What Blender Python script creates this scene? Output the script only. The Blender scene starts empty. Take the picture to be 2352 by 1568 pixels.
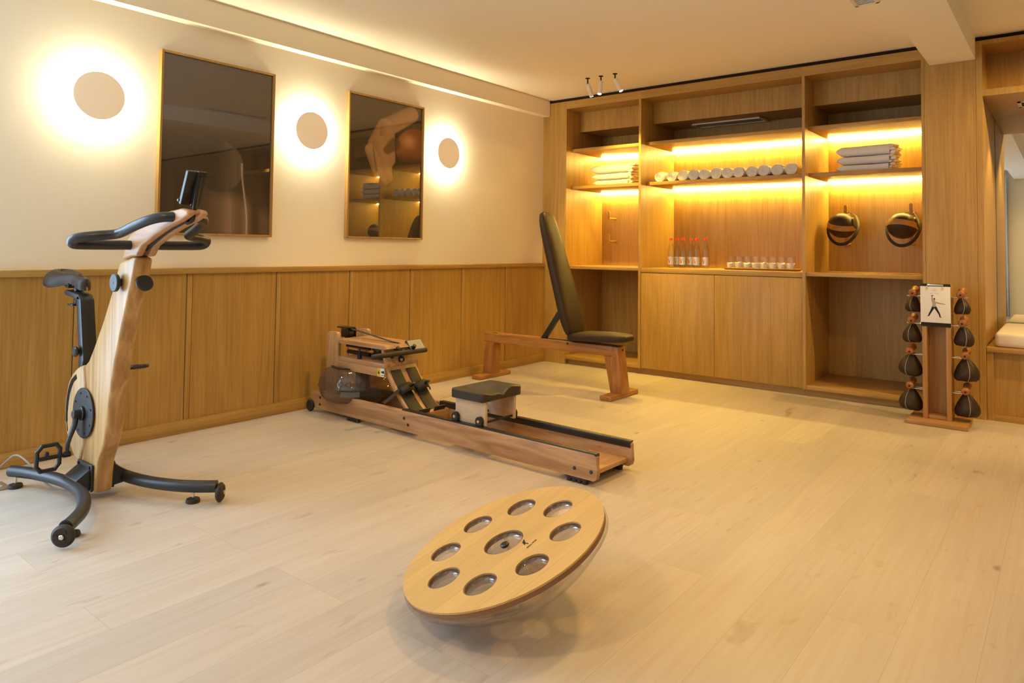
import bpy, bmesh, math, random
from mathutils import Vector, Matrix, noise as mnoise
random.seed(7)
S = bpy.context.scene
COL = S.collection
PI = math.pi
R_ = math.radians

# ------------------------------------------------------------------ camera
cd = bpy.data.cameras.new('camera'); cam = bpy.data.objects.new('camera', cd); COL.objects.link(cam)
FWD = Vector((-0.62020351, 0.7835388, 0.03761062)); RGT = Vector((0.78430972, 0.62026359, 0.01146087)); UPV = Vector((0.01434846, -0.03660645, 0.99922675))
M = Matrix.Identity(4)
for r in range(3):
    M[r][0] = RGT[r]; M[r][1] = UPV[r]; M[r][2] = -FWD[r]
M.translation = Vector((4.04369, -5.52641, 1.07639))
cam.matrix_world = M
cd.sensor_width = 36; cd.lens = 36 * 1609.58 / 2352
cd.shift_x = (1176 - 1185.341) / 2352; cd.shift_y = (512.186 - 784) / 2352
cd.clip_start = 0.02; cd.clip_end = 200
S.camera = cam

# ------------------------------------------------------------------ world, exposure, daylight
w = bpy.data.worlds.new('world'); S.world = w; w.use_nodes = True
w.node_tree.nodes['Background'].inputs[0].default_value = (0.80, 0.90, 1.0, 1)
w.node_tree.nodes['Background'].inputs[1].default_value = 1.0
vs = S.view_settings
vs.view_transform = 'Standard'; vs.look = 'None'; vs.gamma = 1; vs.use_curve_mapping = False
vs.exposure = 0.28
try:
    cy = S.cycles
    cy.max_bounces = 10; cy.diffuse_bounces = 6; cy.glossy_bounces = 5; cy.transparent_max_bounces = 24; cy.transmission_bounces = 8
    cy.sample_clamp_indirect = 4.0; cy.use_denoising = True; cy.caustics_reflective = False; cy.caustics_refractive = False
except Exception:
    pass

def light(name, kind, loc, energy, color, rot=None, aim=None, **k):
    d = bpy.data.lights.new(name, kind); o = bpy.data.objects.new(name, d); COL.objects.link(o)
    o.location = loc; d.energy = energy; d.color = color
    if aim is not None:
        o.rotation_euler = (Vector(aim) - Vector(loc)).to_track_quat('-Z', 'Y').to_euler()
    elif rot: o.rotation_euler = rot
    for a, b in k.items(): setattr(d, a, b)
    return o
WARM = (1.0, 0.70, 0.26)
# daylight outside the glazed door in the left wall, just out of frame beside the camera
light('window_daylight', 'AREA', (-.30, -5.80, 1.15), 112, (0.54, 0.79, 1.06), aim=(2.2, -5.5, 0.35), shape='RECTANGLE', size=2.0, size_y=2.1)

# ------------------------------------------------------------------ materials
def nmat(name):
    m = bpy.data.materials.new(name); m.use_nodes = True
    nt = m.node_tree; nt.nodes.clear()
    out = nt.nodes.new('ShaderNodeOutputMaterial')
    return m, nt, out
def N(nt, t, **k):
    n = nt.nodes.new(t)
    for a, b in k.items(): setattr(n, a, b)
    return n
def L(nt, a, b): nt.links.new(a, b)
def math_(nt, op, a, b=None, c=None):
    n = N(nt, 'ShaderNodeMath', operation=op)
    for i, v in enumerate((a, b, c)):
        if v is None: continue
        if isinstance(v, (int, float)): n.inputs[i].default_value = v
        else: L(nt, v, n.inputs[i])
    return n.outputs[0]
def mixc(nt, f, a, b, mode='MIX'):
    n = N(nt, 'ShaderNodeMix', data_type='RGBA', blend_type=mode)
    for i, v in ((0, f), (6, a), (7, b)):
        if isinstance(v, (int, float)): n.inputs[i].default_value = v
        elif isinstance(v, tuple): n.inputs[i].default_value = (*v[:3], 1)
        else: L(nt, v, n.inputs[i])
    return n.outputs[2]
def bsdf(nt, out, color=None, rough=.5, spec=.5, metal=0, **k):
    b = N(nt, 'ShaderNodeBsdfPrincipled')
    if isinstance(color, tuple): b.inputs['Base Color'].default_value = (*color[:3], 1)
    elif color is not None: L(nt, color, b.inputs['Base Color'])
    if isinstance(rough, (int, float)): b.inputs['Roughness'].default_value = rough
    else: L(nt, rough, b.inputs['Roughness'])
    b.inputs['Specular IOR Level'].default_value = spec; b.inputs['Metallic'].default_value = metal
    for a, v in k.items(): b.inputs[a.replace('_', ' ')].default_value = v
    L(nt, b.outputs[0], out.inputs[0])
    return b
def plain(name, color, rough=.5, spec=.5, metal=0, bump=0, bscale=200, var=0, **k):
    m, nt, out = nmat(name)
    c = color
    if var or bump:
        tc = N(nt, 'ShaderNodeTexCoord'); n = N(nt, 'ShaderNodeTexNoise'); n.inputs['Scale'].default_value = bscale; n.inputs['Detail'].default_value = 3
        L(nt, tc.outputs['Object'], n.inputs['Vector'])
        if var: c = mixc(nt, n.outputs[0], tuple(x * (1 - var) for x in color), tuple(min(1, x * (1 + var)) for x in color))
    b = bsdf(nt, out, c, rough, spec, metal, **k)
    if bump:
        bp = N(nt, 'ShaderNodeBump'); bp.inputs['Strength'].default_value = bump; bp.inputs['Distance'].default_value = .002
        L(nt, n.outputs[0], bp.inputs['Height']); L(nt, bp.outputs[0], b.inputs['Normal'])
    return m
def emit(name, color, strength):
    m, nt, out = nmat(name); e = N(nt, 'ShaderNodeEmission'); e.inputs[0].default_value = (*color, 1); e.inputs[1].default_value = strength
    L(nt, e.outputs[0], out.inputs[0]); return m
def wood(name, c1, c2, axis='z', fine=90., broad=9., figure=.45, rough=.42, along=1.6, coords='Object', spec=.4, rings=9., pore=.35):
    m, nt, out = nmat(name)
    tc = N(nt, 'ShaderNodeTexCoord'); oi = N(nt, 'ShaderNodeObjectInfo')
    off = N(nt, 'ShaderNodeVectorMath', operation='SCALE'); off.inputs[0].default_value = (13.1, 7.7, 5.3); L(nt, oi.outputs['Random'], off.inputs['Scale'])
    add = N(nt, 'ShaderNodeVectorMath', operation='ADD'); L(nt, tc.outputs[coords], add.inputs[0]); L(nt, off.outputs[0], add.inputs[1])
    def mapped(across, al):
        mp = N(nt, 'ShaderNodeMapping'); s = [across] * 3; s['xyz'.index(axis)] = al
        mp.inputs['Scale'].default_value = s; L(nt, add.outputs[0], mp.inputs['Vector']); return mp.outputs[0]
    n1 = N(nt, 'ShaderNodeTexNoise'); n1.inputs['Scale'].default_value = 1; n1.inputs['Detail'].default_value = 4; n1.inputs['Roughness'].default_value = .65
    L(nt, mapped(fine, along * 1.5), n1.inputs['Vector'])
    n2 = N(nt, 'ShaderNodeTexNoise'); n2.inputs['Scale'].default_value = 1; n2.inputs['Detail'].default_value = 2; n2.inputs['Distortion'].default_value = .4
    L(nt, mapped(broad, along * .42), n2.inputs['Vector'])
    n3 = N(nt, 'ShaderNodeTexNoise'); n3.inputs['Scale'].default_value = 1; n3.inputs['Detail'].default_value = 2
    L(nt, mapped(fine * 2.6, along * 5), n3.inputs['Vector'])
    ring = math_(nt, 'SINE', math_(nt, 'MULTIPLY', n2.outputs[0], rings * PI))
    ring = math_(nt, 'MULTIPLY_ADD', ring, .5, .5)
    s1 = N(nt, 'ShaderNodeMapRange'); s1.inputs[1].default_value = .30; s1.inputs[2].default_value = .70; L(nt, n1.outputs[0], s1.inputs[0])
    f = math_(nt, 'ADD', math_(nt, 'MULTIPLY', s1.outputs[0], 1 - figure), math_(nt, 'MULTIPLY', ring, figure))
    col = mixc(nt, f, c1, c2)
    po = N(nt, 'ShaderNodeMapRange'); po.inputs[1].default_value = .60; po.inputs[2].default_value = .74; L(nt, n3.outputs[0], po.inputs[0])
    col = mixc(nt, math_(nt, 'MULTIPLY', po.outputs[0], pore), col, tuple(x * .55 for x in c2))
    b = bsdf(nt, out, col, rough, spec)
    bp = N(nt, 'ShaderNodeBump'); bp.inputs['Strength'].default_value = .12; bp.inputs['Distance'].default_value = .001
    L(nt, n1.outputs[0], bp.inputs['Height']); L(nt, bp.outputs[0], b.inputs['Normal'])
    return m
def thin_glass(name, tint=(1, 1, 1), ior=1.45, rough=.02, film=0, film_col=(.8, .8, .8)):
    m, nt, out = nmat(name)
    t = N(nt, 'ShaderNodeBsdfTransparent'); t.inputs[0].default_value = (*tint, 1)
    g = N(nt, 'ShaderNodeBsdfGlossy'); g.inputs['Roughness'].default_value = rough
    fr = N(nt, 'ShaderNodeFresnel'); ge = N(nt, 'ShaderNodeNewGeometry')   # same reflectance on both faces of the sheet
    mi = N(nt, 'ShaderNodeMix', data_type='FLOAT'); L(nt, ge.outputs['Backfacing'], mi.inputs[0]); mi.inputs[2].default_value = ior; mi.inputs[3].default_value = 1 / ior
    L(nt, mi.outputs[0], fr.inputs[0])
    base = t.outputs[0]
    if film:
        d = N(nt, 'ShaderNodeBsdfDiffuse'); d.inputs[0].default_value = (*film_col, 1)
        mx0 = N(nt, 'ShaderNodeMixShader'); mx0.inputs[0].default_value = film
        L(nt, t.outputs[0], mx0.inputs[1]); L(nt, d.outputs[0], mx0.inputs[2]); base = mx0.outputs[0]
    mx = N(nt, 'ShaderNodeMixShader'); L(nt, fr.outputs[0], mx.inputs[0]); L(nt, base, mx.inputs[1]); L(nt, g.outputs[0], mx.inputs[2])
    L(nt, mx.outputs[0], out.inputs[0]); return m

OAK1, OAK2 = (.53, .325, .092), (.365, .20, .048)
MT = {}
MT['oak_z'] = wood('oak_veneer_upright', OAK1, OAK2, 'z', fine=110, figure=.30)
MT['oak_x'] = wood('oak_veneer_lengthwise', OAK1, OAK2, 'x', fine=110, figure=.30)
MT['oak_y'] = wood('oak_veneer_deep', OAK1, OAK2, 'y', fine=110, figure=.30)
MT['ash_z'] = wood('pale_ash_upright', (.62, .42, .215), (.40, .225, .095), 'z', fine=60, broad=13, figure=.45, rough=.38, along=2.0)
MT['ash_x'] = wood('ash_lengthwise', (.55, .33, .16), (.38, .205, .09), 'x', fine=50, broad=12, figure=.4, rough=.38, along=2.5)
MT['row_x'] = wood('red_oak_lengthwise', (.55, .335, .175), (.32, .16, .072), 'x', fine=55, broad=14, figure=.62, rough=.4, along=3.2, rings=6)
MT['row_z'] = wood('red_oak_upright', (.55, .34, .175), (.38, .21, .10), 'z', fine=60, broad=13, figure=.45, rough=.4, along=3)
MT['row_y'] = wood('red_oak_crosswise', (.55, .34, .175), (.38, .21, .10), 'y', fine=60, broad=13, figure=.45, rough=.4, along=3)
MT['bench_x'] = wood('warm_ash_lengthwise', (.47, .225, .065), (.29, .12, .03), 'x', fine=45, broad=15, figure=.6, rough=.36, along=2.5, rings=8)
MT['bench_z'] = wood('warm_ash_upright', (.45, .21, .06), (.27, .105, .027), 'z', fine=60, broad=14, figure=.4, rough=.36, along=3)
MT['bench_y'] = wood('warm_ash_crosswise', (.45, .21, .06), (.27, .105, .027), 'y', fine=60, broad=14, figure=.4, rough=.36, along=3)
MT['rack_z'] = wood('oiled_oak_upright', (.50, .27, .095), (.34, .165, .05), 'z', fine=70, broad=12, figure=.4, rough=.4)
MT['rack_x'] = wood('oiled_oak_lengthwise', (.50, .27, .095), (.34, .165, .05), 'x', fine=70, broad=12, figure=.4, rough=.4)
MT['cherry'] = wood('turned_cherry', (.40, .15, .045), (.26, .085, .022), 'y', fine=60, broad=20, figure=.4, rough=.4, along=4)
MT['birch'] = wood('birch_plywood', (.74, .58, .40), (.58, .43, .28), 'x', fine=30, broad=16, figure=.5, rough=.5, along=5, rings=5, pore=.1)
MT['bamboo'] = None
MT['wall'] = plain('cream_paint', (.94, .87, .72), .75, .25, bump=.05, bscale=120)
MT['ceil'] = plain('ceiling_paint', (.96, .92, .82), .8, .2)
MT['black'] = plain('black_powder_coat', (.016, .016, .019), .42, .5, bump=.06, bscale=600)
MT['blackm'] = plain('black_moulded_plastic', (.017, .014, .012), .35, .5)
MT['rubber'] = plain('black_rubber', (.027, .021, .016), .6, .4)
MT['leather'] = plain('black_leather', (.040, .024, .014), .48, .24, bump=.12, bscale=350)
MT['grip'] = plain('dark_soft_grip', (.034, .025, .017), .55, .4)
MT['steel'] = plain('brushed_steel', (.62, .60, .57), .25, .5, 1.0)
MT['gap'] = plain('dark_gap', (.03, .02, .015), .9, .1)
MT['sconce'] = plain('matte_taupe_paint', (.92, .83, .68), .8, .2)
_m, _nt, _o = nmat('taupe_shade_added_glow'); _b = bsdf(_nt, _o, (.85, .74, .58), .8, .2); _b.inputs['Emission Color'].default_value = (1, .72, .44, 1); _b.inputs['Emission Strength'].default_value = .22; MT['sconce'] = _m  # weak emission added to brighten the disc front
MT['white'] = plain('white_metal', (.82, .79, .74), .7, .2)
MT['towel'] = plain('white_terry', (.92, .90, .86), .95, .1, bump=.9, bscale=260)
MT['vinyl'] = plain('cream_upholstery', (.80, .74, .66), .5, .4, bump=.05, bscale=200)
MT['seam'] = plain('grey_piping', (.35, .33, .30), .6, .3)
MT['paper'] = plain('white_paper', (.90, .87, .83), .8, .2)
MT['red'] = plain('red_cap', (.55, .035, .015), .4, .5)
MT['redp'] = plain('red_print', (.45, .03, .03), .5, .3)
MT['label'] = plain('silver_label', (.60, .64, .72), .25, .5, .4)
MT['yellow'] = plain('yellow_sticker', (.75, .50, .03), .5, .4)
MT['ink'] = plain('dark_ink', (.02, .018, .017), .6, .3)
MT['greyink'] = plain('grey_ink', (.35, .33, .31), .7, .2)
MT['skin'] = plain('printed_skin', (.42, .27, .18), .8, .2)
MT['greyc'] = plain('printed_grey_vest', (.45, .42, .43), .8, .2)
MT['frame'] = wood('gilded_oak_frame', (.50, .29, .09), (.36, .19, .05), 'z', fine=60, figure=.3, rough=.35)
MT['cable'] = plain('grey_cable', (.30, .28, .28), .5, .4)
MT['screen'] = plain('grey_display', (.36, .36, .33), .25, .5)
MT['curtain'] = plain('grey_linen_curtain', (.42, .38, .34), .9, .1, bump=.2, bscale=300)
MT['sock'] = plain('dull_brass_plate', (.42, .34, .26), .4, .5, .7)
MT['glass'] = thin_glass('clear_glass', (.995, .995, .99))
MT['bottle'] = thin_glass('bottle_glass', (.98, .975, .93), 1.5)
MT['tank'] = thin_glass('smoky_polycarbonate', (.60, .54, .50), 1.6, .04, .12, (.34, .30, .28))
MT['dome'] = thin_glass('clear_acrylic_shell', (.94, .925, .92), 1.55, .03, .012, (.8, .76, .74))
MT['cup'] = thin_glass('clear_acrylic_cup', (.90, .87, .85), 2.4, .07, .02, (.8, .76, .74))
MT['water'] = thin_glass('still_water', (.955, .96, .95), 1.45, .01)
MT['led'] = emit('warm_led_strip', (1.0, .735, .17), 185)
MT['sc_em'] = emit('sconce_led_ring', (1.0, .90, .60), 225)
MT['spot_em'] = emit('spot_lens', (1.0, .85, .6), 25)

def floor_mat():
    m, nt, out = nmat('pale_oak_planks')
    tc = N(nt, 'ShaderNodeTexCoord'); sx = N(nt, 'ShaderNodeSeparateXYZ'); L(nt, tc.outputs['Object'], sx.inputs[0])
    cb = N(nt, 'ShaderNodeCombineXYZ'); L(nt, sx.outputs['Y'], cb.inputs[0]); L(nt, sx.outputs['X'], cb.inputs[1])
    br = N(nt, 'ShaderNodeTexBrick', offset=.37, offset_frequency=3)
    br.inputs['Scale'].default_value = 1; br.inputs['Brick Width'].default_value = 1.38; br.inputs['Row Height'].default_value = .192
    br.inputs['Mortar Size'].default_value = .0009; br.inputs['Mortar Smooth'].default_value = .3; br.inputs['Bias'].default_value = 0
    br.inputs['Color1'].default_value = (0, 0, 0, 1); br.inputs['Color2'].default_value = (1, 1, 1, 1); br.inputs['Mortar'].default_value = (.5, .5, .5, 1)
    L(nt, cb.outputs[0], br.inputs['Vector'])
    rnd = br.outputs['Color']
    sh = N(nt, 'ShaderNodeVectorMath', operation='SCALE'); L(nt, rnd, sh.inputs[0]); sh.inputs['Scale'].default_value = 23.0
    add = N(nt, 'ShaderNodeVectorMath', operation='ADD'); L(nt, tc.outputs['Object'], add.inputs[0]); L(nt, sh.outputs[0], add.inputs[1])
    def noise(sc, det=3, dist=0, rough=.5):
        mp = N(nt, 'ShaderNodeMapping'); mp.inputs['Scale'].default_value = sc; L(nt, add.outputs[0], mp.inputs['Vector'])
        n = N(nt, 'ShaderNodeTexNoise'); n.inputs['Scale'].default_value = 1; n.inputs['Detail'].default_value = det; n.inputs['Distortion'].default_value = dist; n.inputs['Roughness'].default_value = rough
        L(nt, mp.outputs[0], n.inputs['Vector']); return n.outputs[0]
    g1 = noise((55, 2.2, 1), 4, .2, .65); g2 = noise((7, .9, 1), 3, .8); g3 = noise((11, 3.4, 1), 2, 1.2); g4 = noise((26, 5.0, 1), 3, .5)
    col = mixc(nt, g2, (.475, .42, .37), (.585, .53, .475))
    r1 = N(nt, 'ShaderNodeMapRange'); r1.inputs[1].default_value = .42; r1.inputs[2].default_value = .75; L(nt, g1, r1.inputs[0])
    col = mixc(nt, math_(nt, 'MULTIPLY', r1.outputs[0], .42), col, (.43, .33, .225))
    tone = mixc(nt, rnd, (.93, .93, .92), (1.05, 1.03, 1.0)); col = mixc(nt, 1.0, col, tone, 'MULTIPLY')
    r3 = N(nt, 'ShaderNodeMapRange'); r3.inputs[1].default_value = .66; r3.inputs[2].default_value = .78; L(nt, g3, r3.inputs[0])
    r4 = N(nt, 'ShaderNodeMapRange'); r4.inputs[1].default_value = .45; r4.inputs[2].default_value = .62; L(nt, g4, r4.inputs[0])
    kn = math_(nt, 'MULTIPLY', r3.outputs[0], r4.outputs[0])
    col = mixc(nt, math_(nt, 'MULTIPLY', kn, .65), col, (.26, .175, .105))
    # small knots
    mp = N(nt, 'ShaderNodeMapping'); mp.inputs['Scale'].default_value = (3.6, 1.7, 1); L(nt, add.outputs[0], mp.inputs['Vector'])
    vo = N(nt, 'ShaderNodeTexVoronoi'); vo.inputs['Scale'].default_value = 1; L(nt, mp.outputs[0], vo.inputs['Vector'])
    r3.inputs[1].default_value = .63; rk = N(nt, 'ShaderNodeMapRange'); rk.inputs[1].default_value = .06; rk.inputs[2].default_value = .02; L(nt, vo.outputs['Distance'], rk.inputs[0])
    col = mixc(nt, math_(nt, 'MULTIPLY', rk.outputs[0], .6), col, (.20, .125, .07))
    col = mixc(nt, math_(nt, 'MULTIPLY', br.outputs['Fac'], .45), col, (.30, .22, .15))
    b = bsdf(nt, out, col, .42, .35)
    bp = N(nt, 'ShaderNodeBump'); bp.inputs['Strength'].default_value = .10; bp.inputs['Distance'].default_value = .002
    L(nt, g1, bp.inputs['Height']); L(nt, bp.outputs[0], b.inputs['Normal'])
    return m
MT['floor'] = floor_mat()
def bamboo_mat():
    m, nt, out = nmat('bamboo_strips')
    tc = N(nt, 'ShaderNodeTexCoord'); mp = N(nt, 'ShaderNodeMapping'); mp.inputs['Rotation'].default_value = (0, 0, R_(66)); mp.inputs['Location'].default_value = (7.3, 0.02, 0); L(nt, tc.outputs['Object'], mp.inputs['Vector'])
    br = N(nt, 'ShaderNodeTexBrick', offset=.5); br.inputs['Scale'].default_value = 1; br.inputs['Brick Width'].default_value = 40.0; br.inputs['Row Height'].default_value = .062
    br.inputs['Mortar Size'].default_value = .0005; br.inputs['Color1'].default_value = (0, 0, 0, 1); br.inputs['Color2'].default_value = (1, 1, 1, 1)
    L(nt, mp.outputs[0], br.inputs['Vector'])
    m2 = N(nt, 'ShaderNodeMapping'); m2.inputs['Scale'].default_value = (4, 120, 4); L(nt, mp.outputs[0], m2.inputs['Vector'])
    n = N(nt, 'ShaderNodeTexNoise'); n.inputs['Scale'].default_value = 1; n.inputs['Detail'].default_value = 3; L(nt, m2.outputs[0], n.inputs['Vector'])
    col = mixc(nt, n.outputs[0], (.66, .44, .17), (.50, .30, .10))
    col = mixc(nt, 1.0, col, mixc(nt, br.outputs['Color'], (.93, .93, .93), (1.05, 1.04, 1.02)), 'MULTIPLY')
    col = mixc(nt, math_(nt, 'MULTIPLY', br.outputs['Fac'], .6), col, (.28, .15, .05))
    bsdf(nt, out, col, .36, .45); return m
MT['bamboo'] = bamboo_mat()
def art_mat():
    m, nt, out = nmat('glazed_photo_print')
    a = N(nt, 'ShaderNodeAttribute', attribute_name='Col')
    b = bsdf(nt, out, a.outputs['Color'], .5, .2)
    b.inputs['Coat Weight'].default_value = 1; b.inputs['Coat Roughness'].default_value = .01; b.inputs['Coat IOR'].default_value = 2.35
    return m
MT['art'] = art_mat()
def mirror_mat():
    m, nt, out = nmat('mirror_silver'); bsdf(nt, out, (.82, .84, .80), .005, .5, 1.0); return m
MT['mirror'] = mirror_mat()

# ------------------------------------------------------------------ mesh helpers
class MB:
    def __init__(s): s.v = []; s.f = []; s.c = []
    def add(s, vs, fs, T=None):
        n = len(s.v)
        s.v += [tuple(T @ Vector(p)) if T is not None else tuple(p) for p in vs]
        s.f += [[i + n for i in f] for f in fs]
        return s
    def bm(s, bm, T=None):
        bm.verts.ensure_lookup_table(); bm.verts.index_update()
        s.add([v.co.copy() for v in bm.verts], [[v.index for v in f.verts] for f in bm.faces], T); bm.free(); return s
    def box(s, x0, x1, y0, y1, z0, z1, bev=0, seg=2, T=None):
        b = bmesh.new(); bmesh.ops.create_cube(b, size=1)
        for v in b.verts: v.co = Vector(((x0 + x1) / 2 + v.co.x * (x1 - x0), (y0 + y1) / 2 + v.co.y * (y1 - y0), (z0 + z1) / 2 + v.co.z * (z1 - z0)))
        if bev: bmesh.ops.bevel(b, geom=b.edges[:], offset=bev, segments=seg, profile=.5, affect='EDGES')
        return s.bm(b, T)
    def prism(s, poly, axis, a0, a1, bev=0, seg=2, T=None):
        def P(p, a):
            return {'x': (a, p[0], p[1]), 'y': (p[0], a, p[1]), 'z': (p[0], p[1], a)}[axis]
        b = bmesh.new()
        A = [b.verts.new(P(p, a0)) for p in poly]; B = [b.verts.new(P(p, a1)) for p in poly]
        n = len(poly)
        b.faces.new(A[::-1]); b.faces.new(B)
        for i in range(n): b.faces.new((A[i], A[(i + 1) % n], B[(i + 1) % n], B[i]))
        bmesh.ops.recalc_face_normals(b, faces=b.faces[:])
        if bev:
            es = [e for e in b.edges if e.calc_face_angle(0) > .6]
            bmesh.ops.bevel(b, geom=es, offset=bev, segments=seg, profile=.5, affect='EDGES')
        return s.bm(b, T)
    def tube(s, pts, r, seg=14, n=6, cap=True, closed=False, T=None, flat=None):
        P = [Vector(p) for p in pts]
        if n > 1: P = smooth(P, n, closed)
        rs = r if isinstance(r, (list, tuple)) else [r] * len(P)
        if len(rs) != len(P):
            rs = [rs[0] + (rs[-1] - rs[0]) * i / (len(P) - 1) if len(rs) == 2 else rs[min(len(rs) - 1, int(i * len(rs) / len(P)))] for i in range(len(P))]
        vs = []; fs = []; up = None; m = len(P)
        for i in range(m):
            a = P[(i - 1) % m] if (closed or i > 0) else P[i]; c = P[(i + 1) % m] if (closed or i < m - 1) else P[i]
            t = (c - a).normalized()
            if up is None:
                up = Vector((0, 0, 1)) if abs(t.z) < .9 else Vector((1, 0, 0))
            u = (up - t * up.dot(t)).normalized(); w_ = t.cross(u); up = u
            for k in range(seg):
                an = 2 * PI * k / seg
                fu, fw = (1, 1) if not flat else flat
                vs.append(P[i] + u * math.cos(an) * rs[i] * fu + w_ * math.sin(an) * rs[i] * fw)
        for i in range(m if closed else m - 1):
            j = (i + 1) % m
            for k in range(seg):
                k2 = (k + 1) % seg
                fs.append([i * seg + k, i * seg + k2, j * seg + k2, j * seg + k])
        if cap and not closed:
            fs.append(list(range(seg))[::-1]); fs.append([(m - 1) * seg + k for k in range(seg)])
        return s.add(vs, fs, T)
    def lathe(s, prof, T=None, seg=32, cap=True, fn=None):
        vs = []; fs = []
        for (r, h) in prof:
            for k in range(seg):
                a = 2 * PI * k / seg; p = Vector((r * math.cos(a), r * math.sin(a), h))
                if fn: p = fn(p, a, h)
                vs.append(p)
        n = len(prof)
        for i in range(n - 1):
            for k in range(seg):
                k2 = (k + 1) % seg; fs.append([i * seg + k, i * seg + k2, (i + 1) * seg + k2, (i + 1) * seg + k])
        if cap:
            fs.append(list(range(seg))[::-1]); fs.append([(n - 1) * seg + k for k in range(seg)])
        return s.add(vs, fs, T)
    def cyl(s, p0, p1, r, r2=None, seg=24, bev=0, T=None):
        p0 = Vector(p0); p1 = Vector(p1); h = (p1 - p0).length; r2 = r if r2 is None else r2
        Q = Matrix.Translation(p0) @ (p1 - p0).to_track_quat('Z', 'Y').to_matrix().to_4x4()
        pr = [(r, 0), (r2, h)] if not bev else [(r - bev, 0), (r, bev), (r2, h - bev), (r2 - bev, h)]
        return s.lathe(pr, (T @ Q) if T is not None else Q, seg)
    def ball(s, c, rx, ry=None, rz=None, seg=28, T=None, fn=None):
        ry = ry or rx; rz = rz or rx
        b = bmesh.new(); bmesh.ops.create_uvsphere(b, u_segments=seg, v_segments=seg // 2, radius=1)
        for v in b.verts:
            if fn: v.co = fn(v.co)
            v.co = Vector((c[0] + v.co.x * rx, c[1] + v.co.y * ry, c[2] + v.co.z * rz))
        return s.bm(b, T)
    def poly(s, pts, T=None): return s.add(pts, [list(range(len(pts)))], T)
def smooth(P, n, closed=False):
    out = []; m = len(P)
    rng = m if closed else m - 1
    for i in range(rng):
        p1 = P[i]; p2 = P[(i + 1) % m]
        p0 = P[(i - 1) % m] if (closed or i > 0) else p1 * 2 - p2
        p3 = P[(i + 2) % m] if (closed or i + 2 < m) else p2 * 2 - p1
        for k in range(n):
            t = k / n
            out.append(.5 * ((2 * p1) + (p2 - p0) * t + (2 * p0 - 5 * p1 + 4 * p2 - p3) * t * t + (3 * p1 - p0 - 3 * p2 + p3) * t ** 3))
    if not closed: out.append(P[-1])
    return out
ROOT = {}
def tag(o, label=None, cat=None, group=None, kind=None):
    for k, v in (('label', label), ('category', cat), ('group', group), ('kind', kind)):
        if v: o[k] = v
    return o
def thing(name, label, cat, loc=(0, 0, 0), rot=None, group=None):
    o = bpy.data.objects.new(name, None); COL.objects.link(o); o.empty_display_size = .1
    T = Matrix.Translation(Vector(loc))
    if rot is not None:
        Rm = rot.to_4x4() if isinstance(rot, Matrix) else Matrix.Rotation(rot, 4, 'Z')
        T = T @ Rm; o.rotation_euler = Rm.to_euler()
    o.location = loc; ROOT[o.name] = T
    return tag(o, label, cat, group)
def obj(name, mb, mat, parent=None, local=False, ang=38, origin=None, label=None):
    """link a mesh builder as one object; coordinates are world unless local"""
    T = ROOT[parent.name] if parent else Matrix.Identity(4)
    if origin is not None and not parent: T = Matrix.Translation(Vector(origin))
    inv = T.inverted()
    me = bpy.data.meshes.new(name)
    vs = mb.v if local else [tuple(inv @ Vector(p)) for p in mb.v]
    me.from_pydata([tuple(p) for p in vs], [], mb.f)
    b = bmesh.new(); b.from_mesh(me); bmesh.ops.recalc_face_normals(b, faces=b.faces[:]); b.to_mesh(me); b.free()
    if mb.c:
        at = me.color_attributes.new('Col', 'FLOAT_COLOR', 'POINT')
        for i, c in enumerate(mb.c): at.data[i].color = (*c, 1)
    for p in me.polygons: p.use_smooth = True
    me.set_sharp_from_angle(angle=R_(ang))
    me.materials.append(MT[mat] if isinstance(mat, str) else mat)
    o = bpy.data.objects.new(name, me); COL.objects.link(o)
    if parent: o.parent = parent
    elif origin is not None: o.location = origin
    ROOT[o.name] = T
    if label: o['label'] = label
    return o
def struct(name, mb, mat, **k): return tag(obj(name, mb, mat, **k), kind='structure')
def dup(root, loc=None, label=None):
    r = root.copy(); COL.objects.link(r)
    if loc is not None: r.location = loc
    if label: r['label'] = label
    for c0 in list(root.children):
        c = c0.copy(); COL.objects.link(c); c.parent = r
        for g0 in c0.children:
            g = g0.copy(); COL.objects.link(g); g.parent = c
    return r
def text_mesh(name, body, size, mat, parent, T, extrude=.0003):
    cu = bpy.data.curves.new(name, 'FONT'); cu.body = body; cu.size = size; cu.align_x = 'CENTER'; cu.align_y = 'CENTER'; cu.extrude = extrude
    t = bpy.data.objects.new(name + '_t', cu); COL.objects.link(t)
    dg = bpy.context.evaluated_depsgraph_get(); me0 = bpy.data.meshes.new_from_object(t.evaluated_get(dg))
    mb = MB(); mb.add([T @ v.co for v in me0.vertices], [list(p.vertices) for p in me0.polygons])
    bpy.data.objects.remove(t); bpy.data.curves.remove(cu); bpy.data.meshes.remove(me0)
    return obj(name, mb, mat, parent)
def basis(o, ex, ey, ez=None):
    ex = Vector(ex).normalized(); ey = Vector(ey); ey = (ey - ex * ey.dot(ex)).normalized(); ez = ex.cross(ey)
    T = Matrix.Identity(4)
    for r in range(3): T[r][0] = ex[r]; T[r][1] = ey[r]; T[r][2] = ez[r]
    T.translation = Vector(o); return T

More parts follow.
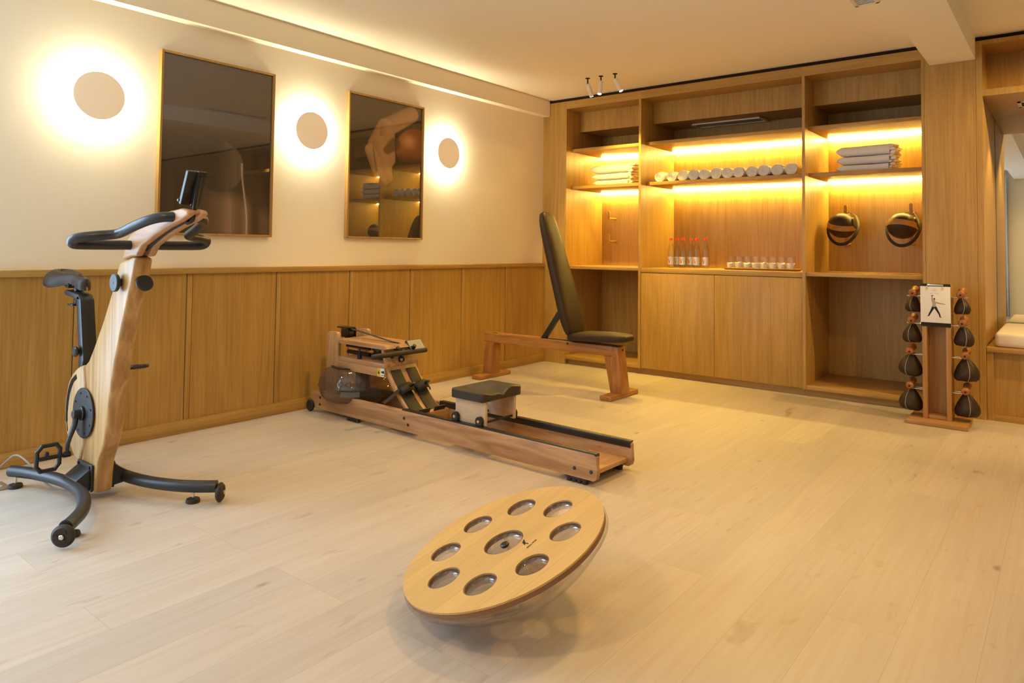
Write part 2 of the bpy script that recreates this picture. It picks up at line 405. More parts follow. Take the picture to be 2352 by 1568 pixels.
# ------------------------------------------------------------------ the room
H = 2.53; YB = -7.3; XR = 8.4; YS = .66
struct('floor', MB().box(-.1, XR + .1, YB - .1, 1.1, -.1, 0), 'floor')
struct('ceiling', MB().box(-.1, XR + .1, YB - .1, 1.1, H, H + .1), 'ceil')
DY0, DY1, DZ = -6.90, -4.76, 2.25
struct('wall_left', MB().box(-.1, 0, DY1, 1.1, 0, H).box(-.1, 0, YB - .1, DY0, 0, H).box(-.1, 0, DY0, DY1, DZ, H), 'wall')
wd = MB()
for y in (DY0, (DY0 + DY1) / 2, DY1): wd.box(-.08, -.02, y - .035, y + .035, 0, DZ, .004)
for z in (.04, DZ - .03): wd.box(-.08, -.02, DY0, DY1, z - .04, z + .03, .004)
w2 = struct('window_2', wd, 'white')
for a, b in ((DY0 + .035, (DY0 + DY1) / 2 - .035), ((DY0 + DY1) / 2 + .035, DY1 - .035)): obj('window_pane', MB().box(-.053, -.047, a, b, .07, DZ - .06), 'glass', w2)
wb = MB(); WX0, WX1, WZ0, WZ1 = .4, 3.1, .35, 2.3
wb.box(-.1, WX0, YB - .1, YB, 0, H).box(WX1, XR + .1, YB - .1, YB, 0, H).box(WX0, WX1, YB - .1, YB, 0, WZ0).box(WX0, WX1, YB - .1, YB, WZ1, H)
struct('wall_back', wb, 'wall')
struct('wall_right', MB().box(XR, XR + .1, YB - .1, 1.1, 0, H), 'wall')
struct('wall_front', MB().box(-.1, XR + .1, 1.0, 1.1, 0, H), 'wall')
wf = MB()
for x in (WX0, (WX0 + WX1) / 2, WX1): wf.box(x - .03, x + .03, YB - .08, YB - .02, WZ0, WZ1, .004)
for z in (WZ0, WZ1): wf.box(WX0, WX1, YB - .08, YB - .02, z - .03, z + .03, .004)
win = struct('window_1', wf, 'white')
obj('window_pane', MB().box(WX0 + .03, WX1 - .03, YB - .053, YB - .047, WZ0 + .03, WZ1 - .03), 'glass', win)
def curtain(x0, x1, label):
    vs = []; n = int((x1 - x0) / .008); zs = [.03, .8, 1.6, 2.3, 2.5]
    mb = MB()
    for j, z in enumerate(zs):
        for i in range(n + 1):
            x = x0 + (x1 - x0) * i / n
            vs.append((x, YB + .12 + .035 * math.sin(i * .55 + j * .15) + .012 * math.sin(i * .21 + j), z))
    fs = [[j * (n + 1) + i, j * (n + 1) + i + 1, (j + 1) * (n + 1) + i + 1, (j + 1) * (n + 1) + i] for j in range(len(zs) - 1) for i in range(n)]
    mb.add(vs, fs)
    o = tag(obj('curtain', mb, 'curtain', ang=80), label, 'curtain')
    so = o.modifiers.new('thickness', 'SOLIDIFY'); so.thickness = .004
    return o
curtain(2.72, 3.22, 'grey pleated curtain seen in the niche mirror at the window edge')

# panelled left wall
JY = [-3.479 + .585 * k for k in range(-6, 6)]
pn = MB(); bt = MB()
JY = [y for y in JY if y > -4.70]
edges = [-4.72] + JY + [0]
for i in range(len(edges) - 1):
    a = edges[i] + (.003 if i else 0); b = edges[i + 1] - (.034 if i < len(edges) - 2 else 0)
    pn.box(0, .016, a, b, .06, .915)
for y in JY: bt.box(0, .021, y - .030, y - .001, .06, .915, .002)
struct('wall_left_panelling', pn, 'oak_z'); struct('trim_1', bt, 'oak_z')
struct('trim_2', MB().box(0, .036, -4.72, -.002, .914, .948, .003), 'oak_y')
struct('baseboard_left', MB().box(0, .03, -4.72, -.002, 0, .073, .003), 'oak_y')
# boxed soffit along the left wall, beam on the ceiling
struct('trim_3', MB().box(0, .079, YB, -.003, 2.372, 2.520).box(0, .071, YB, -.003, 2.520, H), 'wall')
struct('ceiling_beam', MB().box(3.297, 3.563, YB, -.002, 2.378, H), 'ceil')

# ------------------------------------------------------------------ built-in shelving (front plane y = 0)
XP, D1, D2, XC = .274, (1.049, 1.071), (2.445, 2.467), 3.244
ZT = 2.500
BAYS = [(XP, D1[0]), (D1[1], D2[0]), (D2[1], XC)]
BAYL = ['narrow oak shelving bay beside the left wall, with wooden pegs and towels', 'wide middle oak shelving bay with rolled towels, above the base cabinet', 'oak shelving bay with two hanging balls beside the column']
for i, (a, b) in enumerate(BAYS):
    z0 = .929 if i == 1 else .05
    su = thing('shelving_unit', BAYL[i], 'shelving', ((a + b) / 2, .3, .929 if i == 1 else 0), None, 'built-in oak shelving bays')
    x0, x1 = (0, D1[1]) if i == 0 else ((D1[1], D2[0]) if i == 1 else (D2[0], XC))
    if i == 0: obj('side_pilaster', MB().box(.0, XP, 0, YS, .0, ZT), 'oak_z', su)
    if i != 1: d = D1 if i == 0 else D2; obj('divider', MB().box(d[0], d[1], 0, YS, .05, 2.427), 'oak_z', su)
    obj('header', MB().box(XP if i == 0 else x0, x1, 0, YS, 2.427, ZT), 'oak_x', su)
    obj('back_panel', MB().box(a, b, YS, YS + .02, z0, 2.427), 'oak_z', su)
    obj('soffit_box', MB().box(a, b, .24, YS, 2.235, 2.427), 'oak_z', su)
    s1 = obj('shelf', MB().box(a, b, .09, YS, 2.022, 2.05, .001), 'oak_x', su)
    s2 = obj('shelf', MB().box(a, b, .09, YS, 1.662, 1.69, .001), 'oak_x', su)
    for s_, z in ((s1, 2.022), (s2, 1.662)):
        obj('light_strip', MB().box(a + .004, b - .004, .628, .646, z - .008, z), 'led', s_)
    if i != 1:
        obj('shelf', MB().box(a, b, .012, YS, .900, .928, .001), 'oak_x', su)
        obj('bottom_board', MB().box(a, b, .004, YS, .05, .082, .001), 'oak_x', su)
        obj('plinth', MB().box(a - (.022 if i == 2 else 0), b + (.022 if i == 0 else 0), .05, .07, 0, .05), 'oak_x', su)
struct('gap_shade_1', MB().box(.0, XC + .356, .02, .06, ZT, H), 'gap')  # dark strip standing in for the shade between shelving and ceiling
bc = thing('base_cabinet', 'oak base cabinet with two flush doors under the bottles', 'cabinet', (1.757, .3, .052))
obj('carcass', MB().box(D1[1] + .001, D2[0] - .001, .035, YS, .052, .886), 'oak_x', bc)
obj('plinth', MB().box(D1[1] + .001, D2[0] - .001, .05, .07, 0, .05), 'oak_x', bc)
for a, b in ((D1[1] + .002, 1.7445), (1.7475, D2[0] - .002)):
    obj('door', MB().box(a, b, .006, .033, .055, .884, .001), 'oak_z', bc)
tag(obj('countertop', MB().box(D1[1] + .0005, D2[0] - .0005, .004, YS, .888, .928, .001), 'oak_x', origin=(1.757, .3, .888)), 'oak countertop in the middle bay carrying bottles and glasses', 'countertop')
# air vent under the middle soffit box
vt = thing('air_vent', 'slim linear air vent under the middle soffit box', 'vent', (1.66, .53, 2.235))
vf = MB().box(1.34, 1.99, .43, .448, 2.222, 2.2345, .002).box(1.34, 1.99, .60, .618, 2.222, 2.2345, .002).box(1.34, 1.36, .43, .618, 2.222, 2.2345, .002).box(1.97, 1.99, .43, .618, 2.222, 2.2345, .002)
obj('frame', vf, plain('cream_vent', (.95, .84, .64), .7, .2), vt)
vl = MB()
for k in range(30): x = 1.366 + k * .0205; vl.box(x, x + .004, .448, .60, 2.225, 2.234)
obj('louvres', vl, 'white', vt); obj('backing', MB().box(1.36, 1.97, .448, .60, 2.2325, 2.2345), 'gap', vt)

# column panel and niche on the right
NX0, NX1, NZ = 3.6, 5.6, 2.127
struct('wall_column', MB().box(XC, 3.262, 0, 1.0, 0, ZT).box(3.2635, 3.562, 0, 1.0, 0, ZT).box(3.5635, NX0, 0, 1.0, 0, ZT), 'oak_z')
struct('wall_niche_side', MB().box(NX1, NX1 + .2, 0, 1.0, 0, ZT), 'oak_z')
struct('wall_niche_top', MB().box(NX0, NX1, 0, .34, NZ, NZ + .043).box(NX0, NX1, .34, 1.0, NZ, ZT).box(NX0, NX1, 0, .34, 2.472, ZT), 'oak_z')
struct('gap_shade_2', MB().box(NX0, XR, .03, .05, ZT, H), 'gap')  # near-black colour imitates shade in the gap over the niche
nb = thing('niche_bench', 'oak bench platform built into the mirrored niche', 'bench', (4.6, .5, 0))
obj('bench_top', MB().box(NX0 + .002, NX1 - .002, .002, .935, .444, .475, .002), 'oak_x', nb)
obj('front_panel', MB().box(NX0 + .03, NX1 - .03, .05, .07, .035, .444), 'oak_z', nb)
obj('side_stile', MB().box(NX0 + .002, NX0 + .04, .02, .07, 0, .444), 'oak_z', nb)
obj('toe_rail', MB().box(NX0 + .04, NX1 - .03, .02, .07, 0, .035), 'oak_x', nb)
tag(obj('mirror', MB().box(NX0 + .002, NX1 - .002, .94, .95, .475, NZ), 'mirror', origin=(4.6, .945, .475)), 'wall mirror filling the back of the bench niche', 'mirror')
def cushion(x0, x1, y0, y1, z0, h, label):
    b = MB().box(x0, x1, y0, y1, z0, z0 + h, .028, 4)
    # slight crown
    b.v = [(x, y, z + (.012 * max(0, 1 - ((x - (x0 + x1) / 2) / ((x1 - x0) / 2)) ** 2) * max(0, 1 - ((y - (y0 + y1) / 2) / ((y1 - y0) / 2)) ** 2) if z > z0 + h * .6 else 0)) for x, y, z in b.v]
    return tag(obj('bench_cushion', b, 'vinyl', origin=((x0 + x1) / 2, (y0 + y1) / 2, z0), ang=60), label, 'cushion')
cushion(3.645, 5.45, .03, .88, .475, .098, 'thick cream bench cushion on the niche platform')
dl = thing('niche_downlight', 'small square downlight recessed in the niche soffit', 'downlight', (3.83, .45, NZ))
df = MB().box(3.77, 3.885, .34, .36, NZ - .006, NZ - .0005).box(3.77, 3.885, .535, .555, NZ - .006, NZ - .0005).box(3.77, 3.79, .34, .555, NZ - .006, NZ - .0005).box(3.865, 3.885, .34, .555, NZ - .006, NZ - .0005)
obj('trim_frame', df, 'white', dl); obj('recess', MB().box(3.79, 3.865, .36, .535, NZ - .002, NZ - .0005), 'gap', dl)
obj('lens', MB().cyl((3.8275, .45, NZ - .005), (3.8275, .45, NZ - .002), .018, seg=16), 'spot_em', dl)
light('niche_downlight_beam', 'SPOT', (3.83, .45, NZ - .02), 25, WARM, aim=(3.85, .42, 0), spot_size=R_(85), spot_blend=.5, shadow_soft_size=.02)
# unseen continuation of the room, only mirrored in the picture glass
struct('wall_far', MB().box(NX1 + .2, 6.25, 0, 1.0, 0, ZT).box(7.55, XR, 0, 1.0, 0, ZT).box(6.25, 7.55, 0, 1.0, 2.15, ZT), 'oak_z')
struct('door_1', MB().box(6.25, 6.898, .1, .14, .005, 2.15).box(6.902, 7.55, .1, .14, .005, 2.15), 'oak_z')

# ------------------------------------------------------------------ ceiling fixtures
def pin_spot(x, aimv, label, lit, first=False):
    t = thing('pin_spot', label, 'spotlight', (x, -.55, H), None, 'pin spotlights on the ceiling by the shelving')
    obj('stem', MB().cyl((x, -.55, H), (x, -.55, H - .055), .0055, seg=12).cyl((x, -.55, H - .003), (x, -.55, H), .02, seg=20), 'gap', t)
    a = Vector((x, -.55, H - .045)); d = Vector(aimv).normalized()
    e_ = a + d * .115
    obj('barrel', MB().cyl(a, e_, .0185, seg=28, bev=.002), 'white', t)
    obj('lens', MB().cyl(e_ - d * .001, e_ + d * .0012, .0150, seg=24), 'spot_em' if lit else 'white', t)
    return a, d
for x, y_aim, lab, lit in ((.86, (.02, .60, -1), 'leftmost white pin spotlight on the ceiling, nearest the left wall', True),
                      (.99, (.04, -.26, -1), 'middle white pin spotlight on the ceiling, its lens shining', True),
                      (1.125, (.5, .12, -1), 'rightmost white pin spotlight on the ceiling, tilted toward the bottles', True)):
    a, d = pin_spot(x, y_aim, lab, lit)
    light('pin_spot_beam', 'SPOT', a + d * .125, 110 if x < .9 else 74, (1.0, .65, .09), aim=a + d * 2, spot_size=R_(75), spot_blend=.7, shadow_soft_size=.018)
# ceiling grille
gv = thing('ceiling_grille', 'cream slotted air grille in the ceiling beside the beam', 'grille', (3.13, -1.4, H))
obj('frame', MB().box(3.07, 3.2, -1.12, -1.10, H - .008, H - .0005, .002).box(3.07, 3.2, -1.8, -1.78, H - .008, H - .0005, .002).box(3.07, 3.09, -1.8, -1.1, H - .008, H - .0005, .002).box(3.18, 3.2, -1.8, -1.1, H - .008, H - .0005, .002), 'white', gv)
sl = MB()
for k in range(26): y = -1.77 + k * .025; sl.box(3.09, 3.18, y, y + .006, H - .006, H - .001)
obj('slats', sl, 'white', gv); obj('backing', MB().box(3.09, 3.18, -1.78, -1.12, H - .0012, H - .0005), 'gap', gv)
# added warm fill: unseen spots without fixtures, placed to brighten the room
for (x, y, tx, ty) in ((1.6, -2.6, 1.2, -2.4), (4.9, -1.9, 4.2, -1.0), (3.2, -3.0, 3.0, -2.6), (4.9, -4.0, 4.6, -3.4), (2.4, -5.6, 2.2, -5.0), (4.6, -6.2, 4.0, -7.2)):
    light('unseen_spot_beam', 'SPOT', (x, y, H - .12), 68, (1.0, .60, .18), aim=(tx, ty, 0), spot_size=R_(110), spot_blend=.9, shadow_soft_size=.05)

light('unseen_spot_beam', 'SPOT', (4.95, -.52, H - .12), 115, (1.0, .66, .24), aim=(3.7, .45, .9), spot_size=R_(90), spot_blend=.6, shadow_soft_size=.03)
# ------------------------------------------------------------------ wall lamps
def sconce(y, label):
    t = thing('wall_sconce', label, 'wall lamp', (0, y, 1.859), None, 'round wall sconces on the left wall')
    T = Matrix.Translation((0, y, 1.859)) @ Matrix.Rotation(PI / 2, 4, 'Y')
    obj('shade', MB().lathe([(.112, .047), (.122, .048), (.1255, .053), (.1245, .058), (.10, .0615), (.05, .063), (.0, .063)], T, 64, cap=False).lathe([(0, .047), (.112, .047)], T, 64, cap=False), 'sconce', t, ang=60)
    obj('mount', MB().lathe([(.0855, .0005), (.0855, .0465)], T, 48), 'white', t)
    obj('lamp_ring', MB().lathe([(.0862, .012), (.0885, .012), (.0885, .042), (.0862, .042)], T, 64, cap=False), 'sc_em', t)
sconce(-4.023, 'round backlit wall sconce left of the large picture')
sconce(-2.708, 'round backlit wall sconce between the two pictures')
sconce(-1.386, 'round backlit wall sconce right of the small picture')

# ------------------------------------------------------------------ pictures
def sst(a, b, x):
    t = min(1, max(0, (x - a) / (b - a))); return t * t * (3 - 2 * t)
def mix3(a, b, t): return tuple(p + (q - p) * t for p, q in zip(a, b))
def art_back(u, v):
    c = (.046, .035, .028)
    n = mnoise.noise(Vector((u * 30, v * 3, 0))) * .5 + .5
    # shoulders and back
    edge = .70 + .10 * (u - .45) ** 2 * 4
    sk = sst(edge, edge + .12, v) * sst(.30, .52, u) * sst(1.25, .9, u)
    fold = .55 + .45 * math.exp(-((u - .60) / .06) ** 2) + .35 * math.exp(-((u - .76) / .03) ** 2) - .35 * math.exp(-((u - .86) / .05) ** 2)
    c = mix3(c, (.27 * fold, .165 * fold, .105 * fold), sk)
    # head
    dx, dy = (u - .50) / .235, (v - .60) / .155
    d = math.hypot(dx, dy)
    hd = sst(1.02, .94, d)
    sh = sst(-.2, 1.0, dx) * (.45 + .35 * n)
    c = mix3(c, mix3((.034, .027, .022), (.19, .142, .108), sh), hd)
    # bright thin line of hair
    xl = .715 + .06 * sst(.58, .95, v)
    if .57 < v: c = mix3(c, (.62, .50, .40), .9 * math.exp(-((u - xl) / .006) ** 2))
    xl2 = .60 + .02 * sst(.7, 1, v)
    if v > .75: c = mix3(c, (.33, .25, .18), .5 * math.exp(-((u - xl2) / .007) ** 2) * sst(.75, .85, v))
    # dark hair falling at the right edge
    lft = .80 + .42 * (v - .60) ** 2 * 3 if v < .60 else .80 + (v - .60) * .9
    hr = sst(lft - .015, lft + .01, u) * sst(.46, .50, v) * sst(.86, .82, v)
    c = mix3(c, (.022 + .03 * n, .016 + .022 * n, .012 + .015 * n), hr)
    return c
def cap(u, v, a, b, r0, r1, asp):
    ax, ay = a; bx, by = b; px, py = u - ax, (v - ay) * asp; qx, qy = bx - ax, (by - ay) * asp
    t = min(1, max(0, (px * qx + py * qy) / (qx * qx + qy * qy))); r = r0 + (r1 - r0) * t
    dx, dy = px - qx * t, py - qy * t
    side = (dx * -qy + dy * qx) / math.hypot(qx, qy) / r
    return math.hypot(dx, dy) / r, side
def art_arm(u, v):
    c = (.045, .034, .028)
    asp = 1.75
    # round orange shoulder
    d = math.hypot(u - .92, (v - .335) * asp) / .30
    hl = math.exp(-(((u - .80) / .10) ** 2 + ((v - .27) * asp / .09) ** 2))
    c = mix3(c, mix3((.25, .085, .030), (.62, .28, .13), hl), sst(1.02, .96, d) * sst(.48, .36, v))
    # torso shade under the arm
    c = mix3(c, (.05, .032, .020), sst(.25, .45, u) * sst(.36, .44, v) * .7)
    for (a, b, r0, r1) in (((.84, .06), (.47, .20), .105, .12), ((.47, .19), (.34, .33), .11, .10), ((.50, .20), (.50, .42), .10, .12), ((.42, .33), (.50, .56), .12, .09), ((.27, .375), (.36, .46), .07, .10), ((.34, .44), (.44, .62), .09, .08)):
        d, s_ = cap(u, v, a, b, r0, r1, asp)
        tone = .55 + .45 * math.cos(max(-1.4, min(1.4, s_ * 1.2 + .35)))
        f = sst(1.03, .93, d) * sst(.66, .50, v)
        c = mix3(c, (.46 * tone, .27 * tone, .135 * tone), f)
    d, _ = cap(u, v, (.60, .31), (.50, .36), .11, .07, asp); c = mix3(c, (.075, .044, .026), .75 * sst(1.0, .5, d))
    d, _ = cap(u, v, (.31, .36), (.36, .52), .012, .02, asp); c = mix3(c, (.06, .036, .022), .5 * sst(1.2, .3, d))
    return c
def picture(y0, y1, z0, z1, fn, label, nu, nv):
    t = thing('framed_picture', label, 'picture', (0, (y0 + y1) / 2, z0), None, 'framed photographs on the left wall')
    fw, fd = .013, .036
    fr = MB()
    fr.box(.001, fd, y0, y0 + fw, z0, z1, .001).box(.001, fd, y1 - fw, y1, z0, z1, .001).box(.001, fd, y0 + fw, y1 - fw, z0, z0 + fw, .001).box(.001, fd, y0 + fw, y1 - fw, z1 - fw, z1, .001)
    obj('frame', fr, 'frame', t)
    a0, a1, b0, b1 = y0 + fw, y1 - fw, z0 + fw, z1 - fw
    mb = MB(); vs = []; fs = []
    for j in range(nv + 1):
        for i in range(nu + 1):
            vs.append((.022, a0 + (a1 - a0) * i / nu, b1 + (b0 - b1) * j / nv)); mb.c.append(fn(i / nu, j / nv))
    for j in range(nv):
        for i in range(nu):
            p = j * (nu + 1) + i; fs.append([p, p + nu + 1, p + nu + 2, p + 1])
    mb.add(vs, fs); obj('print', mb, 'art', t)
    obj('backing', MB().box(.002, .0215, a0, a1, b0, b1), 'gap', t)
picture(-3.700, -2.979, 1.137, 2.187, art_back, 'large framed photo of a head and bare back behind the bike', 110, 150)
picture(-2.387, -1.649, 1.144, 2.193, art_arm, 'framed photo of a bent arm between two sconces', 110, 150)

# ------------------------------------------------------------------ exercise bike (faces +x, its middle plane at y = -4.246)
YC = -4.246
bk = thing('exercise_bike', 'wooden exercise bike with black handlebars in front of the large picture', 'exercise bike', (.78, YC, 0))
post = [(1.028, 1.014), (.987, 1.006), (.922, .88), (.846, .754), (.766, .644), (.713, .578), (.672, .552), (.70, .45), (.715, .35), (.70, .22), (.66, .13), (.70, .07), (.757, .037),
        (.828, .033), (.835, .109), (.845, .165), (.895, .249), (.922, .331), (.93, .417), (.962, .531), (.982, .611), (1.026, .729), (1.078, .861), (1.125, .975), (1.138, 1.028), (1.10, 1.03)]
obj('post', MB().prism(post, 'y', -4.281, -4.211, .014, 4), wood('bike_ash', (.585, .36, .145), (.34, .17, .055), 'z', fine=75, broad=15, figure=.55, rough=.36, along=1.6, rings=7), bk, ang=50)
hs = [(.669, .553), (.63, .545), (.594, .530), (.545, .50), (.508, .455), (.487, .40), (.479, .345), (.485, .29), (.508, .235), (.545, .19), (.60, .145), (.655, .128), (.698, .22), (.713, .35), (.698, .45)]
obj('flywheel_housing', MB().prism(hs, 'y', -4.285, -4.207, .014, 4), 'ash_z', bk, ang=50)
obj('air_slot', MB().tube([(.605, -4.2845, .497), (.560, -4.2845, .468), (.527, -4.2845, .42), (.511, -4.2845, .36), (.510, -4.2845, .30), (.526, -4.2845, .245)], [.012, .015, .015, .014, .012, .006], flat=(1, .2)), 'gap', bk)
# stem: two cheeks with a slotted underside
stem = [(1.022, 1.016), (1.056, 1.092), (1.10, 1.124), (1.25, 1.172), (1.40, 1.204), (1.50, 1.213), (1.548, 1.206), (1.558, 1.188), (1.50, 1.168), (1.39, 1.142), (1.29, 1.110), (1.19, 1.073), (1.150, 1.032), (1.10, 1.030)]
stm = MB().prism(stem, 'y', -4.285, -4.256, .009, 3).prism(stem, 'y', -4.236, -4.207, .009, 3)
inner = [(1.03, 1.02), (1.06, 1.09), (1.25, 1.168), (1.50, 1.209), (1.545, 1.204), (1.545, 1.196), (1.40, 1.168), (1.28, 1.135), (1.18, 1.10), (1.12, 1.04)]
stm.prism(inner, 'y', -4.257, -4.235)
obj('stem', stm, wood('bike_stem_ash', (.56, .31, .145), (.40, .20, .085), 'x', fine=55, broad=12, figure=.45, rough=.38, along=2.5), bk, ang=50)
obj('slot_rail', MB().tube([(1.14, YC, 1.056), (1.29, YC, 1.118), (1.40, YC, 1.150), (1.48, YC, 1.17)], .007, n=2, flat=(.6, 1.2)), 'black', bk)
hb = [(1.45, .028, 1.183), (1.425, .075, 1.180), (1.378, .104, 1.168), (1.30, .122, 1.146), (1.235, .130, 1.127), (1.195, .143, 1.117), (1.168, .20, 1.110), (1.142, .240, 1.103), (1.12, .256, 1.095), (1.105, .256, 1.083), (1.097, .238, 1.077), (1.095, .18, 1.076), (1.095, .09, 1.076), (1.095, .03, 1.076)]
bars = MB()
for s_ in (-1, 1): bars.tube([(x, -4.24 + s_ * h, z) for x, h, z in hb], .0188, 18, 8)
obj('handlebar', bars, plain('satin_black_tube', (.020, .021, .026), .36, .5), bk, ang=70)
# phone holder
ph = Matrix.Translation((1.497, -4.243, 1.29)) @ Matrix.Rotation(R_(24), 4, 'Y')
hd_ = obj('device_holder', MB().box(-.011, .009, -.033, .020, -.066, .066, .004, 2, ph).box(.006, .018, .002, .034, -.066, .070, .003, 2, ph).cyl((-.012, -.036, -.055), (-.012, -.030, -.055), .005, seg=10, T=ph), 'blackm', bk)
obj('holder_arm', MB().tube([(1.47, -4.243, 1.158), (1.50, -4.243, 1.166), (1.512, -4.240, 1.195), (1.519, -4.238, 1.25), (1.535, -4.232, 1.33)], .0055, 10, 5, flat=(.7, 1.6)), 'black', bk)
# round black knobs
obj('side_knob', MB().cyl((1.012, -4.281, .924), (1.012, -4.297, .924), .016, seg=20).cyl((1.012, -4.296, .924), (1.012, -4.311, .924), .037, seg=40, bev=.003).cyl((1.012, -4.3105, .924), (1.012, -4.312, .924), .004, seg=12), 'black', bk)
kd = Vector((.94, .0, .34)).normalized(); kc = Vector((1.098, -4.236, .917))
obj('front_knob', MB().cyl(kc, kc + kd * .02, .014, seg=20).cyl(kc + kd * .018, kc + kd * .031, .034, seg=40, bev=.004), 'black', bk)
# saddle post and saddle
sp = MB()
spd = [(.655, .535), (.668, .56), (.60, .838), (.545, .868), (.52, .866), (.548, .83), (.60, .60), (.615, .555), (.632, .536)]
sp.prism([(.615, .528), (.645, .538), (.655, .575), (.602, .83), (.572, .850), (.552, .835), (.605, .58), (.600, .545)], 'y', -4.280, -4.222, .003, 2)
obj('saddle_post', sp, 'black', bk)
obj('saddle_bracket', MB().prism([(.602, .83), (.572, .853), (.43, .868), (.41, .858), (.425, .845), (.556, .832)], 'y', -4.280, -4.222, .003, 2).prism([(.47, .80), (.53, .80), (.53, .808), (.47, .808)], 'y', -4.285, -4.25, .001).cyl((.51, -4.262, .802), (.51, -4.262, .85), .008, seg=12), 'black', bk)
obj('post_knob', MB().cyl((.612, -4.280, .607), (.612, -4.288, .607), .010, seg=16).cyl((.612, -4.288, .607), (.612, -4.304, .607), .023, seg=28, bev=.005), 'blackm', bk)
sadc = MB()
def saddle_mesh():
    vs = []; fs = []; nu_, nv_ = 26, 17
    for i in range(nu_ + 1):
        t = i / nu_; x = .255 + .325 * t                          # rear to nose
        hw = .083 * (1 - sst(.22, .72, t)) + .026 * sst(.22, .72, t)
        hw *= min(1, math.sqrt(max(0.0, t / .10))) if t < .10 else 1
        if t > .90: hw *= math.sqrt(max(0.0, 1 - ((t - .90) / .10) ** 2))
        hw = max(hw, .004)
        top = .948 + .016 * (1 - sst(0, .5, t)) - .030 * sst(.6, 1, t) + .004 * sst(.75, .95, t)
        drop = .068 * (1 - sst(.2, .7, t)) + .036 * sst(.2, .7, t)
        for j in range(nv_ + 1):
            q = -1 + 2 * j / nv_; a = abs(q)
            groove = .016 * math.exp(-(q / .18) ** 2) * (1 - sst(.75, .9, t))
            y = hw * math.sin(q * PI / 2 * 1.0); z = top - groove - drop * (1 - math.cos(q * PI / 2)) ** 1.3
            vs.append((x, YC + y, z))
    for i in range(nu_):
        for j in range(nv_):
            p = i * (nv_ + 1) + j; fs.append([p, p + 1, p + nv_ + 2, p + nv_ + 1])
    n = len(vs); vs += [(x, YC + (y - YC) * .93, z - .012 - .006 * (1 - abs(y - YC) / .08)) for x, y, z in vs]
    fs += [[i + n for i in f[::-1]] for f in fs]
    for i in range(nu_):
        for e in (0, nv_):
            p = i * (nv_ + 1) + e; fs.append([p, p + nv_ + 1, p + nv_ + 1 + n, p + n])
    for j in range(nv_):
        for e in (0, nu_):
            p = e * (nv_ + 1) + j; fs.append([p, p + 1, p + 1 + n, p + n])
    sadc.add(vs, fs)
saddle_mesh()
sd = obj('saddle', sadc, 'leather', bk, ang=70)
ob = MB()
for s_ in (-1, 1): ob.tube([(.53, YC + s_ * .012, .908), (.46, YC + s_ * .020, .886), (.37, YC + s_ * .022, .890), (.30, YC + s_ * .030, .915)], .0036, 10, 5)
obj('rail', ob, 'black', sd)
obj('seat_clamp', MB().cyl((.452, YC - .034, .888), (.452, YC + .034, .888), .011, seg=18).cyl((.474, YC, .862), (.447, YC, .93), .0135, seg=18).cyl((.425, YC - .03, .886), (.425, YC + .03, .886), .008, seg=14), 'blackm', bk)
# chain cover, cranks, pedals
dsc = MB().cyl((.700, -4.285, .352), (.700, -4.292, .352), .107, seg=64, bev=.002)
for k in range(8): a = 2 * PI * k / 8 + .3; dsc.cyl((.700 + .086 * math.cos(a), -4.292, .352 + .086 * math.sin(a)), (.700 + .086 * math.cos(a), -4.2945, .352 + .086 * math.sin(a)), .005, seg=10)
dsc.cyl((.700, -4.292, .352), (.700, -4.303, .352), .030, seg=32, bev=.003)
obj('chain_cover', dsc, 'black', bk)
def crank(side, vec, name='crank'):
    y0 = YC + side * .046; y1 = YC + side * .072; y2 = YC + side * .090
    c = MB(); c.cyl((.700, y0, .352), (.700, y1 + side * .012, .352), .018, seg=20, bev=.002)
    ex, ez = .700 + vec[0], .352 + vec[1]
    c.tube([(.700, y1, .352), (.700 + vec[0] * .25, y1, .352 + vec[1] * .25), (.700 + vec[0] * .7, y2, .352 + vec[1] * .7), (ex, y2, ez)], [.015, .0095], 12, 5, flat=(1.0, .75))
    c.cyl((ex, y2 - side * .012, ez), (ex, y2 + side * .014, ez), .0125, seg=16)
    o = obj('crank', c, 'black', bk); return o, (ex, y2 + side * .012, ez)
def pedal(side, e, tilt, par):
    T = Matrix.Translation(e) @ Matrix.Rotation(tilt, 4, 'Y')
    p = MB(); s_ = side
    oc = [(.016, -.032), (.016, .032), (.031, .053), (.083, .053), (.100, .032), (.100, -.032), (.083, -.053), (.031, -.053)]
    ic = [(.040, .012), (.042, .040), (.088, .040), (.094, .012)]
    # rim bars
    pts = [(0, s_ * y, z) for y, z in oc]
    for i in range(8):
        a = Vector(pts[i]); b = Vector(pts[(i + 1) % 8]); p.tube([a, b], .0088, 8, 1, T=T, flat=(1, 1))
    for q in pts: p.ball(q, .0094, seg=10, T=T)
    p.cyl((0, 0, 0), (0, s_ * .100, 0), .0085, seg=14, T=T)
    p.box(-.009, .009, min(s_ * .058, s_ * .072), max(s_ * .058, s_ * .072), .005, .026, .002, 1, T)
    for yy in (.038, .050, .062, .075):
        for zz in (-.053, .053): p.cyl((0, s_ * yy, zz), (.010, s_ * yy, zz), .0022, seg=6, T=T); p.cyl((0, s_ * yy, zz), (-.010, s_ * yy, zz), .0022, seg=6, T=T)
    obj('pedal', p, 'blackm', par)
cr, e1 = crank(-1, (-.028, -.170)); pedal(-1, e1, R_(6), cr)
cr, e2 = crank(1, (.004, .172)); pedal(1, e2, R_(82), cr)
